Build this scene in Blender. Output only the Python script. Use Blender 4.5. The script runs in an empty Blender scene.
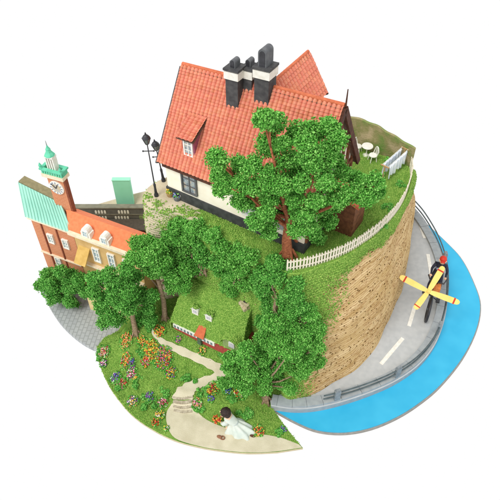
import bpy, math, random
import numpy as np
from mathutils import Vector, Matrix
from mathutils.bvhtree import BVHTree
random.seed(7); rng = np.random.default_rng(7)
scene = bpy.context.scene
C = scene.collection
R = math.radians
# ------------------------------------------------------------------ camera
F, PITCH, DIST = 600.0, R(46), 6.0
CAM = Vector((0, -DIST*math.cos(PITCH), .9+DIST*math.sin(PITCH)))
FW = Vector((0, math.cos(PITCH), -math.sin(PITCH))); UP = Vector((0, math.sin(PITCH), math.cos(PITCH)))
def ray(px, py): return (FW*F + UP*(250-py) + Vector((1, 0, 0))*(px-250)).normalized()
def P(px, py, z):
    d = ray(px, py); return CAM + d*((z-CAM.z)/d.z)
def PY(px, py, y):
    d = ray(px, py); return CAM + d*((y-CAM.y)/d.y)
def pix(p):
    v = Vector(p)-CAM; w = v.dot(FW); return 250+F*v.x/w, 250-F*v.dot(UP)/w
def zfor(x, y, py):
    lo, hi = -1, 4
    for _ in range(40):
        m = (lo+hi)/2
        if pix((x, y, m))[1] > py: lo = m
        else: hi = m
    return lo
cam = bpy.data.objects.new('camera', bpy.data.cameras.new('camera')); C.objects.link(cam)
cam.location = CAM; cam.rotation_euler = (math.pi/2-PITCH, 0, 0)
cam.data.lens = F/500*36; cam.data.sensor_width = 36; cam.data.clip_end = 200; cam.data.clip_start = .05
scene.camera = cam
# ------------------------------------------------------------------ light
w = bpy.data.worlds.new('World'); scene.world = w; w.use_nodes = True
w.node_tree.nodes['Background'].inputs[0].default_value = (1, 1, 1, 1)
w.node_tree.nodes['Background'].inputs[1].default_value = 1.0
sl = bpy.data.lights.new('studio_key', 'SUN'); so = bpy.data.objects.new('studio_key', sl); C.objects.link(so)
sl.energy = 1.9; sl.angle = R(22); sl.color = (1, .975, .94)
so.rotation_euler = Vector((.42, .55, -1)).to_track_quat('-Z', 'Y').to_euler()
scene.view_settings.view_transform = 'Standard'; scene.view_settings.look = 'None'
# ------------------------------------------------------------------ materials
def srgb(r, g, b):
    f = lambda c: (c/255/12.92 if c/255 <= .04045 else ((c/255+.055)/1.055)**2.4)
    return (f(r), f(g), f(b), 1)
MATS = {}
def mat(name, c1, c2=None, scale=20, rough=.75, bump=0, bscale=None, island=False, spec=.3, c3=None):
    if name in MATS: return MATS[name]
    m = bpy.data.materials.new(name); MATS[name] = m; m.use_nodes = True
    nt = m.node_tree; b = nt.nodes['Principled BSDF']
    b.inputs['Roughness'].default_value = rough; b.inputs['Specular IOR Level'].default_value = spec
    L = nt.links.new
    c2 = c2 or tuple(v*.86 for v in c1[:3])+(1,)
    tc = nt.nodes.new('ShaderNodeTexCoord')
    if island:
        g = nt.nodes.new('ShaderNodeNewGeometry'); fac = g.outputs['Random Per Island']
    else:
        n = nt.nodes.new('ShaderNodeTexNoise'); n.inputs['Scale'].default_value = scale; n.inputs['Detail'].default_value = 5
        L(tc.outputs['Object'], n.inputs['Vector']); fac = n.outputs['Fac']
    cr = nt.nodes.new('ShaderNodeValToRGB'); L(fac, cr.inputs[0]); L(cr.outputs[0], b.inputs['Base Color'])
    cr.color_ramp.elements[0].color = c1; cr.color_ramp.elements[1].color = c2
    if not island:
        cr.color_ramp.elements[0].position = .35; cr.color_ramp.elements[1].position = .68
    if c3:
        e = cr.color_ramp.elements.new(.5); e.color = c3
    if bump:
        n2 = nt.nodes.new('ShaderNodeTexNoise'); n2.inputs['Scale'].default_value = bscale or scale*3; n2.inputs['Detail'].default_value = 4
        L(tc.outputs['Object'], n2.inputs['Vector'])
        bp = nt.nodes.new('ShaderNodeBump'); bp.inputs['Strength'].default_value = bump; bp.inputs['Distance'].default_value = .01
        L(n2.outputs['Fac'], bp.inputs['Height']); L(bp.outputs[0], b.inputs['Normal'])
    return m
def tilemat(name, cols, px_, py_, mortar=None, rough=.7, brick=False):
    """colour per cell of a grid laid in object space (cells px_ by py_), optional joints"""
    m = bpy.data.materials.new(name); MATS[name] = m; m.use_nodes = True; nt = m.node_tree; L = nt.links.new
    b = nt.nodes['Principled BSDF']; b.inputs['Roughness'].default_value = rough; b.inputs['Specular IOR Level'].default_value = .25
    tc = nt.nodes.new('ShaderNodeTexCoord'); sp = nt.nodes.new('ShaderNodeVectorMath'); sp.operation = 'DIVIDE'
    sp.inputs[1].default_value = (px_, py_, 10); L(tc.outputs['UV'], sp.inputs[0])
    fl = nt.nodes.new('ShaderNodeVectorMath'); fl.operation = 'FLOOR'; L(sp.outputs[0], fl.inputs[0])
    wn = nt.nodes.new('ShaderNodeTexWhiteNoise'); wn.noise_dimensions = '2D'; L(fl.outputs[0], wn.inputs['Vector'])
    cr = nt.nodes.new('ShaderNodeValToRGB'); L(wn.outputs['Value'], cr.inputs[0])
    cr.color_ramp.elements[0].color = cols[0]; cr.color_ramp.elements[1].color = cols[-1]
    for i, c in enumerate(cols[1:-1]):
        e = cr.color_ramp.elements.new((i+1)/(len(cols)-1)); e.color = c
    n = nt.nodes.new('ShaderNodeTexNoise'); n.inputs['Scale'].default_value = 60; L(tc.outputs['Object'], n.inputs['Vector'])
    mx = nt.nodes.new('ShaderNodeMix'); mx.data_type = 'RGBA'; mx.blend_type = 'MULTIPLY'; mx.inputs['Factor'].default_value = .25
    L(cr.outputs[0], mx.inputs['A']); L(n.outputs['Color'], mx.inputs['B']); out = mx.outputs['Result']
    L(out, b.inputs['Base Color'])
    return m
def brickmat(name, c1, c2, mort, bw, bh):
    m = bpy.data.materials.new(name); MATS[name] = m; m.use_nodes = True; nt = m.node_tree; L = nt.links.new
    b = nt.nodes['Principled BSDF']; b.inputs['Roughness'].default_value = .85; b.inputs['Specular IOR Level'].default_value = .2
    tc = nt.nodes.new('ShaderNodeTexCoord'); br = nt.nodes.new('ShaderNodeTexBrick'); L(tc.outputs['UV'], br.inputs['Vector'])
    br.inputs['Color1'].default_value = c1; br.inputs['Color2'].default_value = c2; br.inputs['Mortar'].default_value = mort
    br.inputs['Scale'].default_value = 1; br.inputs['Brick Width'].default_value = bw; br.inputs['Row Height'].default_value = bh
    br.inputs['Mortar Size'].default_value = bh*.12; L(br.outputs['Color'], b.inputs['Base Color'])
    return m
cream = mat('cream_plaster', srgb(250, 244, 226), srgb(243, 235, 212), 12, .8, .15, 90)
charcoal = mat('charcoal_card', srgb(62, 62, 64), srgb(84, 84, 84), 25, .7, .2, 120)
blackm = mat('black_metal', srgb(34, 34, 38), srgb(52, 52, 58), 25, .45, spec=.5)
whitem = mat('white_paint', srgb(244, 243, 236), srgb(228, 226, 216), 30, .6)
whitecard = mat('white_card', srgb(240, 238, 230), srgb(226, 222, 210), 30, .7)
brownw = mat('brown_timber', srgb(96, 58, 38), srgb(128, 82, 54), 30, .75, .3, 80)
darkbrown = mat('dark_brown_board', srgb(72, 42, 32), srgb(98, 60, 44), 30, .75, .3, 80)
glassd = mat('window_glass', srgb(120, 132, 140), srgb(196, 176, 150), 28, .15, spec=.7, c3=srgb(160, 172, 176))
tiles = tilemat('terracotta_tiles', [srgb(222, 134, 110), srgb(232, 146, 120), srgb(226, 138, 114), srgb(236, 158, 126), srgb(218, 134, 102)], .042, .034)
ridgem = mat('ridge_tile', srgb(214, 118, 82), srgb(188, 98, 64), 40, .7, .3, 90)
leafA = mat('leaf_flock', srgb(66, 132, 50), srgb(152, 214, 112), island=True, rough=.95, spec=.05, c3=srgb(102, 176, 72))
leafB = mat('leaf_flock_deep', srgb(60, 124, 48), srgb(144, 208, 108), island=True, rough=.95, spec=.05, c3=srgb(94, 168, 70))
grassm = mat('grass_flock', srgb(104, 150, 62), srgb(172, 202, 104), island=True, rough=.95, spec=.04, c3=srgb(138, 180, 82))
grassd = mat('grass_base', srgb(98, 142, 56), srgb(142, 176, 82), 14, .95, .6, 120, spec=.1)
barkr = mat('red_brown_bark', srgb(138, 78, 50), srgb(184, 114, 78), 60, .85, .6, 100)
barkg = mat('grey_tan_bark', srgb(128, 104, 82), srgb(172, 150, 122), 60, .85, .6, 100)
roadm = mat('grey_asphalt', srgb(182, 186, 188), srgb(194, 197, 198), 18, .8, .15, 150)
pavem = mat('pale_grey_paving', srgb(172, 172, 166), srgb(190, 188, 180), 10, .8, .15, 90)
kerbm = mat('kerb_stone', srgb(166, 173, 176), srgb(152, 159, 164), 20, .8)
railm = mat('rail_metal', srgb(66, 80, 84), srgb(90, 104, 108), 20, .5, spec=.5)
waterm = mat('turquoise_water', srgb(50, 172, 214), srgb(60, 180, 220), 5, .35, .08, 12)
sandm = mat('sand_path', srgb(212, 204, 178), srgb(196, 188, 160), 9, .9, .3, 160)
cardm = mat('card_edge', srgb(204, 192, 158), srgb(190, 178, 146), 30, .8)
greyedge = mat('grey_board_edge', srgb(140, 138, 132), srgb(156, 152, 146), 30, .8)
stonem = mat('pale_stone', srgb(218, 204, 172), srgb(168, 150, 118), 50, .85, .5, 90)
mintm = mat('mint_card', srgb(150, 226, 188), srgb(158, 232, 196), 8, .7)
yellowp = mat('yellow_paint', srgb(242, 216, 124), srgb(236, 206, 112), 20, .55)
redp = mat('red_paint', srgb(204, 60, 44), srgb(190, 50, 36), 20, .5)
skin = mat('skin', srgb(244, 206, 176), srgb(238, 196, 164), 20, .6)
# ------------------------------------------------------------------ mesh helpers
class MB:
    def __init__(s): s.v = []; s.f = []; s.m = []; s.uv = []
    def add(s, v, f, mi=0, uv=None):
        o = len(s.v); s.v += [tuple(p) for p in v]; s.f += [tuple(i+o for i in q) for q in f]; s.m += [mi]*len(f)
        s.uv += [uv[k] if uv else None for k in range(len(f))]
    def hexa(s, p, mi=0):      # 8 corners: 4 bottom ccw, 4 top ccw
        f = [(3, 2, 1, 0), (4, 5, 6, 7), (0, 1, 5, 4), (1, 2, 6, 5), (2, 3, 7, 6), (3, 0, 4, 7)]
        s.add(p, f, mi, [box_uv(p, q) for q in f])
    def box(s, x0, x1, y0, y1, z0, z1, mi=0, M=None):
        p = [Vector(q) for q in ((x0, y0, z0), (x1, y0, z0), (x1, y1, z0), (x0, y1, z0), (x0, y0, z1), (x1, y0, z1), (x1, y1, z1), (x0, y1, z1))]
        if M: p = [M @ q for q in p]
        s.hexa(p, mi)
    def beam(s, a, b, w, h, up=(0, 0, 1), mi=0):
        a = Vector(a); b = Vector(b); d = (b-a).normalized(); u = Vector(up); sd = d.cross(u).normalized(); u = sd.cross(d).normalized()
        s.hexa([a-sd*w/2-u*h/2, a+sd*w/2-u*h/2, b+sd*w/2-u*h/2, b-sd*w/2-u*h/2, a-sd*w/2+u*h/2, a+sd*w/2+u*h/2, b+sd*w/2+u*h/2, b-sd*w/2+u*h/2], mi)
    def slab(s, pts, t, n=None, mi=0):   # planar polygon pts, extruded by t along -n
        pts = [Vector(p) for p in pts]
        if n is None: n = (pts[1]-pts[0]).cross(pts[2]-pts[0]).normalized()
        n = Vector(n); k = len(pts); q = [p-n*t for p in pts]
        f = [tuple(range(k)), tuple(range(2*k-1, k-1, -1))]+[(i, i+k, (i+1) % k+k, (i+1) % k) for i in range(k)]
        u0 = (pts[1]-pts[0]).normalized(); v0 = n.cross(u0)
        al = pts+q; uvs = [[((al[i]-pts[0]).dot(u0), (al[i]-pts[0]).dot(v0)) for i in g] for g in f]
        s.add(al, f, mi, uvs)
    def tube(s, pts, rad, n=8, mi=0, cap=True):
        pts = [Vector(p) for p in pts]; k = len(pts)
        if not hasattr(rad, '__len__'): rad = [rad]*k
        V = []; prev = None
        for i, p in enumerate(pts):
            d = (pts[min(i+1, k-1)]-pts[max(i-1, 0)]).normalized()
            if prev is None: a = d.orthogonal().normalized()
            else: a = (prev-d*prev.dot(d)).normalized()
            prev = a; b = d.cross(a)
            for j in range(n):
                t = 2*math.pi*j/n; V.append(p+(a*math.cos(t)+b*math.sin(t))*rad[i])
        fs = [(i*n+j, i*n+(j+1) % n, (i+1)*n+(j+1) % n, (i+1)*n+j) for i in range(k-1) for j in range(n)]
        if cap: fs += [tuple(range(n-1, -1, -1)), tuple(range((k-1)*n, k*n))]
        s.add(V, fs, mi)
    def lathe(s, c, prof, n=16, mi=0, axis=None):   # prof: (r,z)
        V = []; A = Matrix.Identity(3) if axis is None else Vector((0, 0, 1)).rotation_difference(Vector(axis)).to_matrix()
        for r, z in prof:
            for j in range(n):
                t = 2*math.pi*j/n; V.append(Vector(c)+A @ Vector((r*math.cos(t), r*math.sin(t), z)))
        k = len(prof)
        fs = [(i*n+j, i*n+(j+1) % n, (i+1)*n+(j+1) % n, (i+1)*n+j) for i in range(k-1) for j in range(n)]
        fs += [tuple(range(n-1, -1, -1)), tuple(range((k-1)*n, k*n))]
        s.add(V, fs, mi)
    def ball(s, c, r, mi=0, n=10, sq=(1, 1, 1), jit=0):
        V = []; k = n//2+1
        for i in range(k):
            ph = math.pi*i/(k-1)
            for j in range(n):
                t = 2*math.pi*j/n; rr = r*(1+random.uniform(-jit, jit))
                V.append((c[0]+rr*sq[0]*math.sin(ph)*math.cos(t), c[1]+rr*sq[1]*math.sin(ph)*math.sin(t), c[2]+rr*sq[2]*math.cos(ph)))
        s.add(V, [(i*n+j, (i+1)*n+j, (i+1)*n+(j+1) % n, i*n+(j+1) % n) for i in range(k-1) for j in range(n)], mi)
    def build(s, name, mats, parent=None, smooth=False):
        me = bpy.data.meshes.new(name); me.from_pydata(s.v, [], s.f)
        mats = mats if isinstance(mats, (list, tuple)) else [mats]
        for m in mats: me.materials.append(m)
        me.polygons.foreach_set('material_index', s.m)
        if any(u for u in s.uv):
            ul = me.uv_layers.new(name='UVMap'); li = 0
            for pl, u in zip(me.polygons, s.uv):
                for j, l in enumerate(pl.loop_indices): ul.data[l].uv = u[j] if u else (0, 0)
        if smooth: me.polygons.foreach_set('use_smooth', [True]*len(me.polygons))
        me.update()
        o = bpy.data.objects.new(name, me); C.objects.link(o)
        if parent: o.parent = parent
        return o
def box_uv(p, q):
    a, b, c = (Vector(p[i]) for i in q[:3]); e = (b-a)
    if e.length < 1e-9: return [(0, 0)]*len(q)
    n = e.cross(c-a); n = n.normalized() if n.length > 1e-12 else Vector((0, 0, 1))
    if abs(n.z) < .7: u = Vector((0, 0, 1)).cross(n).normalized()
    else: u = e.normalized()
    v = n.cross(u); return [(Vector(p[i]).dot(u), Vector(p[i]).dot(v)) for i in q]
def tag(o, label=None, cat=None, group=None, kind=None):
    for k, v in (('label', label), ('category', cat), ('group', group), ('kind', kind)):
        if v: o[k] = v
    return o
def thing(name, loc, label, cat, group=None, rz=0):
    o = bpy.data.objects.new(name, None); C.objects.link(o); o.location = loc; o.rotation_euler = (0, 0, rz)
    o.empty_display_size = .05
    return tag(o, label, cat, group)
def rel(root, pts): return [Vector(p)-root.location for p in pts]
def crom(pts, n=8, closed=False):
    pts = [Vector(p) for p in pts]; k = len(pts); out = []
    rngk = k if closed else k-1
    for i in range(rngk):
        g = (lambda j: pts[j % k]) if closed else (lambda j: pts[max(0, min(k-1, j))])
        p0, p1, p2, p3 = g(i-1), g(i), g(i+1), g(i+2)
        for a in range(n):
            t = a/n; out.append(.5*((2*p1)+(p2-p0)*t+(2*p0-5*p1+4*p2-p3)*t*t+(3*p1-p0-3*p2+p3)*t**3))
    if not closed: out.append(pts[-1])
    return out
def flakes(pts, size, nrm=None, jit=.35, squash=.75):
    """many small irregular octahedra, one island each (numpy)"""
    pts = np.asarray(pts, float); n = len(pts)
    base = np.array([(1, 0, 0), (-1, 0, 0), (0, 1, 0), (0, -1, 0), (0, 0, 1), (0, 0, -1)], float)
    A = rng.normal(size=(n, 3, 3)); Q, _ = np.linalg.qr(A)
    sc = np.asarray(size)*(1+rng.uniform(-jit, jit, n))
    loc = base[None]*(1+rng.uniform(-jit, jit, (n, 6, 1)))*np.array([1, squash, .5])[None, None]
    V = np.einsum('nij,nkj->nki', Q, loc)*sc[:, None, None]+pts[:, None]
    f = np.array([(0, 2, 4), (2, 1, 4), (1, 3, 4), (3, 0, 4), (2, 0, 5), (1, 2, 5), (3, 1, 5), (0, 3, 5)])
    Fc = f[None]+(np.arange(n)*6)[:, None, None]
    return V.reshape(-1, 3), Fc.reshape(-1, 3)
def fastmesh(name, V, Fc, mats, parent=None, mi=None):
    me = bpy.data.meshes.new(name); nv, nf = len(V), len(Fc)
    me.vertices.add(nv); me.vertices.foreach_set('co', np.asarray(V, np.float32).ravel())
    me.loops.add(nf*3); me.loops.foreach_set('vertex_index', np.asarray(Fc, np.int32).ravel())
    me.polygons.add(nf); me.polygons.foreach_set('loop_start', np.arange(nf, dtype=np.int32)*3)
    try: me.polygons.foreach_set('loop_total', np.full(nf, 3, np.int32))
    except Exception: pass
    for m in (mats if isinstance(mats, list) else [mats]): me.materials.append(m)
    if mi is not None: me.polygons.foreach_set('material_index', np.asarray(mi, np.int32))
    me.update(calc_edges=True); me.validate()
    o = bpy.data.objects.new(name, me); C.objects.link(o)
    if parent: o.parent = parent
    return o
def sstep(a, b, x):
    t = max(0, min(1, (x-a)/(b-a))); return t*t*(3-2*t)
def vnoise(x, y, z=0):
    from mathutils import noise
    return noise.noise(Vector((x, y, z)))
# ================================================================== TERRAIN
Z0 = 1.7
# --- garden board: outline and height field
gout = [P(*q, .03) for q in [(97, 347), (99, 362), (106, 380), (115, 395), (131, 414), (150, 428), (174, 440), (200, 447), (225, 451), (250, 453), (277, 452)]]
gpoly = crom(gout, 5)+[P(303, 448, .03), P(297, 441, .03), P(288, 430, .03), P(279, 418, .03), P(271, 406, .03)]
gpoly += [Vector(q) for q in [(.42, -1.16, 0), (.5, -.95, 0), (.3, -.7, 0), (0, -.5, 0), (-.4, -.28, 0), (-.8, 0, 0), (-1.1, 0, 0)]]
gpoly += [P(118, 331, .03), P(104, 338, .03)]
gpoly = [Vector((p.x, p.y, 0)) for p in gpoly]
def edged(x, y):
    best = 9
    p = Vector((x, y)); k = len(gpoly)
    for i in range(k):
        a = gpoly[i].xy; b = gpoly[(i+1) % k].xy; ab = b-a; t = max(0, min(1, (p-a).dot(ab)/max(ab.length_squared, 1e-9)))
        best = min(best, (p-(a+ab*t)).length)
    return best
def gh(x, y):
    s = y+.25*(x+.5)
    h = .10*sstep(-1.36, -1.16, s)+.26*sstep(-1.15, -.62, s)
    e = sstep(0, .35, edged(x, y)) if s < -.7 or x < -1.2 else 1
    return .03+h*e
def G(px, py, off=0):
    z = .1
    for _ in range(25):
        p = P(px, py, z+off); z = .5*z+.5*gh(p.x, p.y)
    p = P(px, py, z+off); return p
gc = Vector((-.5, -.85, 0)); V = [(gc.x, gc.y, gh(gc.x, gc.y))]; NR = 26; k = len(gpoly); Fq = []; Mi = []
for r in range(1, NR+1):
    for p in gpoly:
        q = gc+(p-gc)*(r/NR); z = gh(q.x, q.y)+(.006*vnoise(q.x*9, q.y*9) if r < NR else 0); V.append((q.x, q.y, z))
for p in gpoly: V.append((p.x, p.y, .0))
for j in range(k): Fq.append((0, 1+j, 1+(j+1) % k)); Mi.append(0)
for r in range(NR):
    for j in range(k):
        a = 1+r*k+j; b = 1+r*k+(j+1) % k; Fq.append((a, a+k, b+k, b)); Mi.append(1 if r == NR-1 else 0)
gm = MB(); gm.v = V; gm.f = Fq; gm.m = Mi; gm.uv = [None]*len(Fq)
tag(gm.build('garden_ground', [grassd, cardm]), kind='structure')
# --- town paving
tp = [tuple(P(*q, 0).xy) for q in [(43, 286), (46, 299), (52, 311), (63, 326), (80, 341), (98, 350)]]+[(-1.35, -.6), (-1.0, -.3), (-.7, .1), (-.8, .9), (-1.2, 1.75), (-1.7, 1.6), (-1.9, .8), (-2.1, .5)]
tpoly = crom([(x, y, 0) for x, y in tp], 4, True)
b = MB(); b.slab([(p.x, p.y, .0) for p in tpoly], .045, (0, 0, 1)); tag(b.build('town_pavement', brickmat('grey_setts', srgb(176, 180, 180), srgb(166, 170, 172), srgb(150, 154, 154), .07, .045)), kind='structure')
# --- water
wp = [(414, 212), (447, 243), (462, 260), (474, 284), (480, 305), (476, 330), (462, 358), (440, 385), (420, 402), (398, 416), (372, 427), (345, 432), (318, 430), (295, 421), (270, 407)]
wpoly = crom([P(x, y, .0) for x, y in wp], 5)+[P(300, 395, 0), P(360, 340, 0), Vector((1.2, .6, 0)), Vector((1.5, 1.3, 0))]
b = MB(); b.slab([(p.x, p.y, 0) for p in wpoly], .012, (0, 0, 1)); tag(b.build('water', waterm), kind='structure')
b = MB(); b.slab([(p.x*1.006, p.y*1.006, -.0125) for p in wpoly], .035, (0, 0, 1)); tag(b.build('base_board', greyedge), kind='structure')
# --- coast road: outer kerb line and inner line
ro = [P(*q, .07) for q in [(411, 205), (424, 220), (438, 244), (446, 268), (448, 292), (445, 318), (436, 343), (420, 364), (398, 380), (372, 392), (342, 402), (315, 408), (292, 409), (271, 406)]]
ri = [P(*q, .07) for q in [(395, 210), (396, 235), (392, 265), (385, 290), (372, 320), (352, 345), (335, 362), (318, 375), (308, 382), (300, 388), (290, 392), (282, 394), (276, 396), (270, 399)]]
ro = crom(ro, 6); ri = crom(ri, 6); n = len(ro)
b = MB(); T = 8
V = [ri[i].lerp(ro[i], j/T) for i in range(n) for j in range(T+1)]
b.add(V, [(i*(T+1)+j, i*(T+1)+j+1, (i+1)*(T+1)+j+1, (i+1)*(T+1)+j) for i in range(n-1) for j in range(T)], 0)
low = [Vector((p.x, p.y, -.01)) for p in ro]
b.add(ro+low, [(i, i+n, i+1+n, i+1) for i in range(n-1)], 1)
tag(b.build('coast_road', [roadm, kerbm]), kind='structure')
def offs(pl, d):
    out = []
    for i, p in enumerate(pl):
        t = (pl[min(i+1, len(pl)-1)]-pl[max(i-1, 0)]).normalized(); out.append(p+Vector((t.y, -t.x, 0))*d)
    return out
# raised outer walkway with slab joints
wi = offs(ro, .11); wo = offs(ro, .012)
b = MB()
for i in range(n-1):
    zt = Vector((0, 0, .03))
    a0, a1, c0, c1 = wi[i], wi[i+1], wo[i], wo[i+1]
    if i % 4 == 3:
        a1 = a0.lerp(a1, .93); c1 = c0.lerp(c1, .93)
    b.hexa([a0, c0, c1, a1, a0+zt, c0+zt, c1+zt, a1+zt], 0)
tag(b.build('kerb', kerbm), kind='structure')
# dashes
mark = MB()
for q0, q1 in [((428, 254), (432, 278)), ((415, 306), (409, 326)), ((403, 338), (381, 364)), ((420, 224), (425, 238))]:
    a = P(*q0, .074); c = P(*q1, .074); d = (c-a).normalized(); s_ = Vector((-d.y, d.x, 0))*.02
    mark.slab([a-s_, a+s_, c+s_, c-s_], .003, (0, 0, 1))
tag(mark.build('road_markings', whitem), kind='structure')
# --- cliff and plateau
pairs = [((411, 168), (412, 205)), ((411, 180), (411, 235)), ((408, 193), (407, 270)), ((402, 205), (401, 294)), ((392, 219), (388, 328)), ((375, 236), (366, 362)), ((347, 255), (340, 381)), ((320, 266), (314, 394)), ((297, 273), (286, 401))]
top = [P(*a, Z0) for a, _ in pairs]; bot = [P(*c_, .03) for _, c_ in pairs]
left = [P(*q, Z0) for q in [(283, 270), (262, 257), (240, 246), (218, 235), (198, 224), (180, 215), (163, 212), (150, 207), (144, 200), (145, 192), (150, 186), (160, 180), (172, 174)]]
back = [Vector(q) for q in [(-.62, .42, Z0), (-.4, .62, Z0), (-.05, .75, Z0), (.4, .85, Z0), (.8, .8, Z0)]]+[P(*q, Z0) for q in [(352, 145), (366, 151), (382, 156), (396, 161), (405, 164)]]
top += left; bot += [Vector((p.x*1.0, p.y+(.16 if -.8 < p.x < .2 else .04), 0)) for p in left]
top += back; bot += [Vector((p.x, p.y, 0)) for p in back]
rim = crom(top, 6, True); foot = crom(bot, 6, True); k = len(rim)
from mathutils import noise as mnoise
NL = 220; V = []; Fq = []
for r in range(NL+1):
    t = r/NL
    for j in range(k):
        a = rim[j].lerp(foot[j], t**1.08); nn = Vector((a.x-.15, a.y-.2, 0)).normalized()
        lay = (t*44) % 1.0
        amp = sstep(.0, .08, t)
        d = .016*math.sin(t*9+j*.12)+.03*mnoise.noise(Vector((a.x*3, a.y*3, a.z*2)))
        d += .009*(1-abs(2*((t*60+1.6*mnoise.noise(Vector((a.x*2.2, a.y*2.2, a.z*1.5)))) % 1)-1))
        a = a+nn*d*amp; V.append(a)
Fq = [(r*k+j, (r+1)*k+j, (r+1)*k+(j+1) % k, r*k+(j+1) % k) for r in range(NL) for j in range(k)]
cl = bpy.data.materials.new('layered_cliff'); cl.use_nodes = True; nt = cl.node_tree; L = nt.links.new
bs = nt.nodes['Principled BSDF']; bs.inputs['Roughness'].default_value = .9; bs.inputs['Specular IOR Level'].default_value = .15
tc = nt.nodes.new('ShaderNodeTexCoord'); n1 = nt.nodes.new('ShaderNodeTexNoise'); n1.inputs['Scale'].default_value = 3.0
mp = nt.nodes.new('ShaderNodeMapping'); mp.inputs['Scale'].default_value = (1, 1, 6); L(tc.outputs['Object'], mp.inputs[0]); L(mp.outputs[0], n1.inputs['Vector'])
cr = nt.nodes.new('ShaderNodeValToRGB'); L(n1.outputs['Fac'], cr.inputs[0]); cr.color_ramp.elements[0].position = .3; cr.color_ramp.elements[1].position = .7
cr.color_ramp.elements[0].color = srgb(192, 162, 110); cr.color_ramp.elements[1].color = srgb(218, 192, 146)
wv = nt.nodes.new('ShaderNodeTexWave'); wv.bands_direction = 'Z'; wv.inputs['Scale'].default_value = 10; wv.inputs['Distortion'].default_value = 7; wv.inputs['Detail'].default_value = 4; wv.inputs['Detail Scale'].default_value = 1.6
L(tc.outputs['Object'], wv.inputs['Vector'])
c2 = nt.nodes.new('ShaderNodeValToRGB'); L(wv.outputs['Fac'], c2.inputs[0]); c2.color_ramp.elements[0].position = .02; c2.color_ramp.elements[1].position = .3; c2.color_ramp.elements[0].color = srgb(168, 120, 66)
mx = nt.nodes.new('ShaderNodeMix'); mx.data_type = 'RGBA'; mx.blend_type = 'MULTIPLY'; mx.inputs['Factor'].default_value = .5; L(cr.outputs[0], mx.inputs['A']); L(c2.outputs[0], mx.inputs['B'])
vo = nt.nodes.new('ShaderNodeTexVoronoi'); vo.inputs['Scale'].default_value = 24; mp2 = nt.nodes.new('ShaderNodeMapping'); mp2.inputs['Scale'].default_value = (1, 1, 1.6)
L(tc.outputs['Object'], mp2.inputs[0]); L(mp2.outputs[0], vo.inputs['Vector'])
lt = nt.nodes.new('ShaderNodeMath'); lt.operation = 'LESS_THAN'; lt.inputs[1].default_value = .23; L(vo.outputs['Distance'], lt.inputs[0])
mx2 = nt.nodes.new('ShaderNodeMix'); mx2.data_type = 'RGBA'; mx2.inputs['B'].default_value = srgb(104, 78, 40); L(mx.outputs['Result'], mx2.inputs['A']); L(lt.outputs[0], mx2.inputs['Factor'])
L(mx2.outputs['Result'], bs.inputs['Base Color'])
plazam = mat('plaza_stone', srgb(214, 200, 172), srgb(190, 176, 148), 6, .9, .4, 60, c3=srgb(204, 192, 164))
m = MB(); m.v = [tuple(v) for v in V]; m.f = Fq; m.uv = [None]*len(Fq)
m.m = [1 if V[f_[0]].x < -.5+.06*math.sin(V[f_[0]].z*9) else 0 for f_ in Fq]
cliff = m.build('cliff', [cl, plazam]); tag(cliff, kind='structure')
m = MB(); 
cc = Vector((.35, 0, Z0)); NRp = 14
V = [cc]+[cc+(p-cc)*(r/NRp) for r in range(1, NRp+1) for p in rim]
m.v = [tuple(v) for v in V]; m.f = [(0, 1+(j+1) % k, 1+j) for j in range(k)]+[(1+r*k+j, 1+r*k+(j+1) % k, 1+(r+1)*k+(j+1) % k, 1+(r+1)*k+j) for r in range(NRp-1) for j in range(k)]
m.m = []; m.uv = [None]*len(m.f)
for f in m.f:
    c_ = sum((Vector(m.v[i]) for i in f), Vector())/len(f)
    X, Y = pix(c_); m.m.append(0)
stone_edge = P(250, 236, Z0)
plaza = lambda p: (p.x < -.45 and p.y < .9)
m.m = [1 if plaza(sum((Vector(m.v[i]) for i in f), Vector())/len(f)) else 0 for f in m.f]
tag(m.build('hilltop_ground', [grassd, plazam]), kind='structure')
cliffbvh = BVHTree.FromPolygons([tuple(v) for v in cliff.data.vertices[:] and [tuple(vv.co) for vv in cliff.data.vertices]], [tuple(p.vertices) for p in cliff.data.polygons])
def hitcliff(px, py):
    d = ray(px, py); h = cliffbvh.ray_cast(CAM, d); return h[0] if h[0] else None
# ================================================================== HOUSE
HX, HY, HA, HL, HW, HE, HR = -.7252, -.0793, -.5618, 1.3645, .7905, .4745, 1.1225
house = thing('house', (HX, HY, Z0), 'large cream house with orange tiled roof standing on top of the cliff', 'house', rz=HA)
hb = MB(); FH = .1
y2 = HW/2
def gabled(mb, x0, x1, yw0, yw1, z0, ze, zr, mi=0):
    ym = (yw0+yw1)/2
    mb.add([(x0, yw0, z0), (x1, yw0, z0), (x1, yw1, z0), (x0, yw1, z0), (x0, yw0, ze), (x1, yw0, ze), (x1, yw1, ze), (x0, yw1, ze), (x0, ym, zr), (x1, ym, zr)],
           [(0, 1, 5, 4), (2, 3, 7, 6), (1, 2, 6, 9, 5), (3, 0, 4, 8, 7), (4, 5, 9, 8), (6, 7, 8, 9), (3, 2, 1, 0)], mi)
gabled(hb, 0, HL, 0, HW, .0, HE-.01, HR-.03)
hb.build('wall', cream, house)
b = MB(); b.box(-.012, HL+.012, -.012, HW+.012, 0, FH); b.build('foundation', mat('dark_grey_plinth', srgb(58, 60, 60), srgb(78, 80, 80), 20, .8), house)
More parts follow.
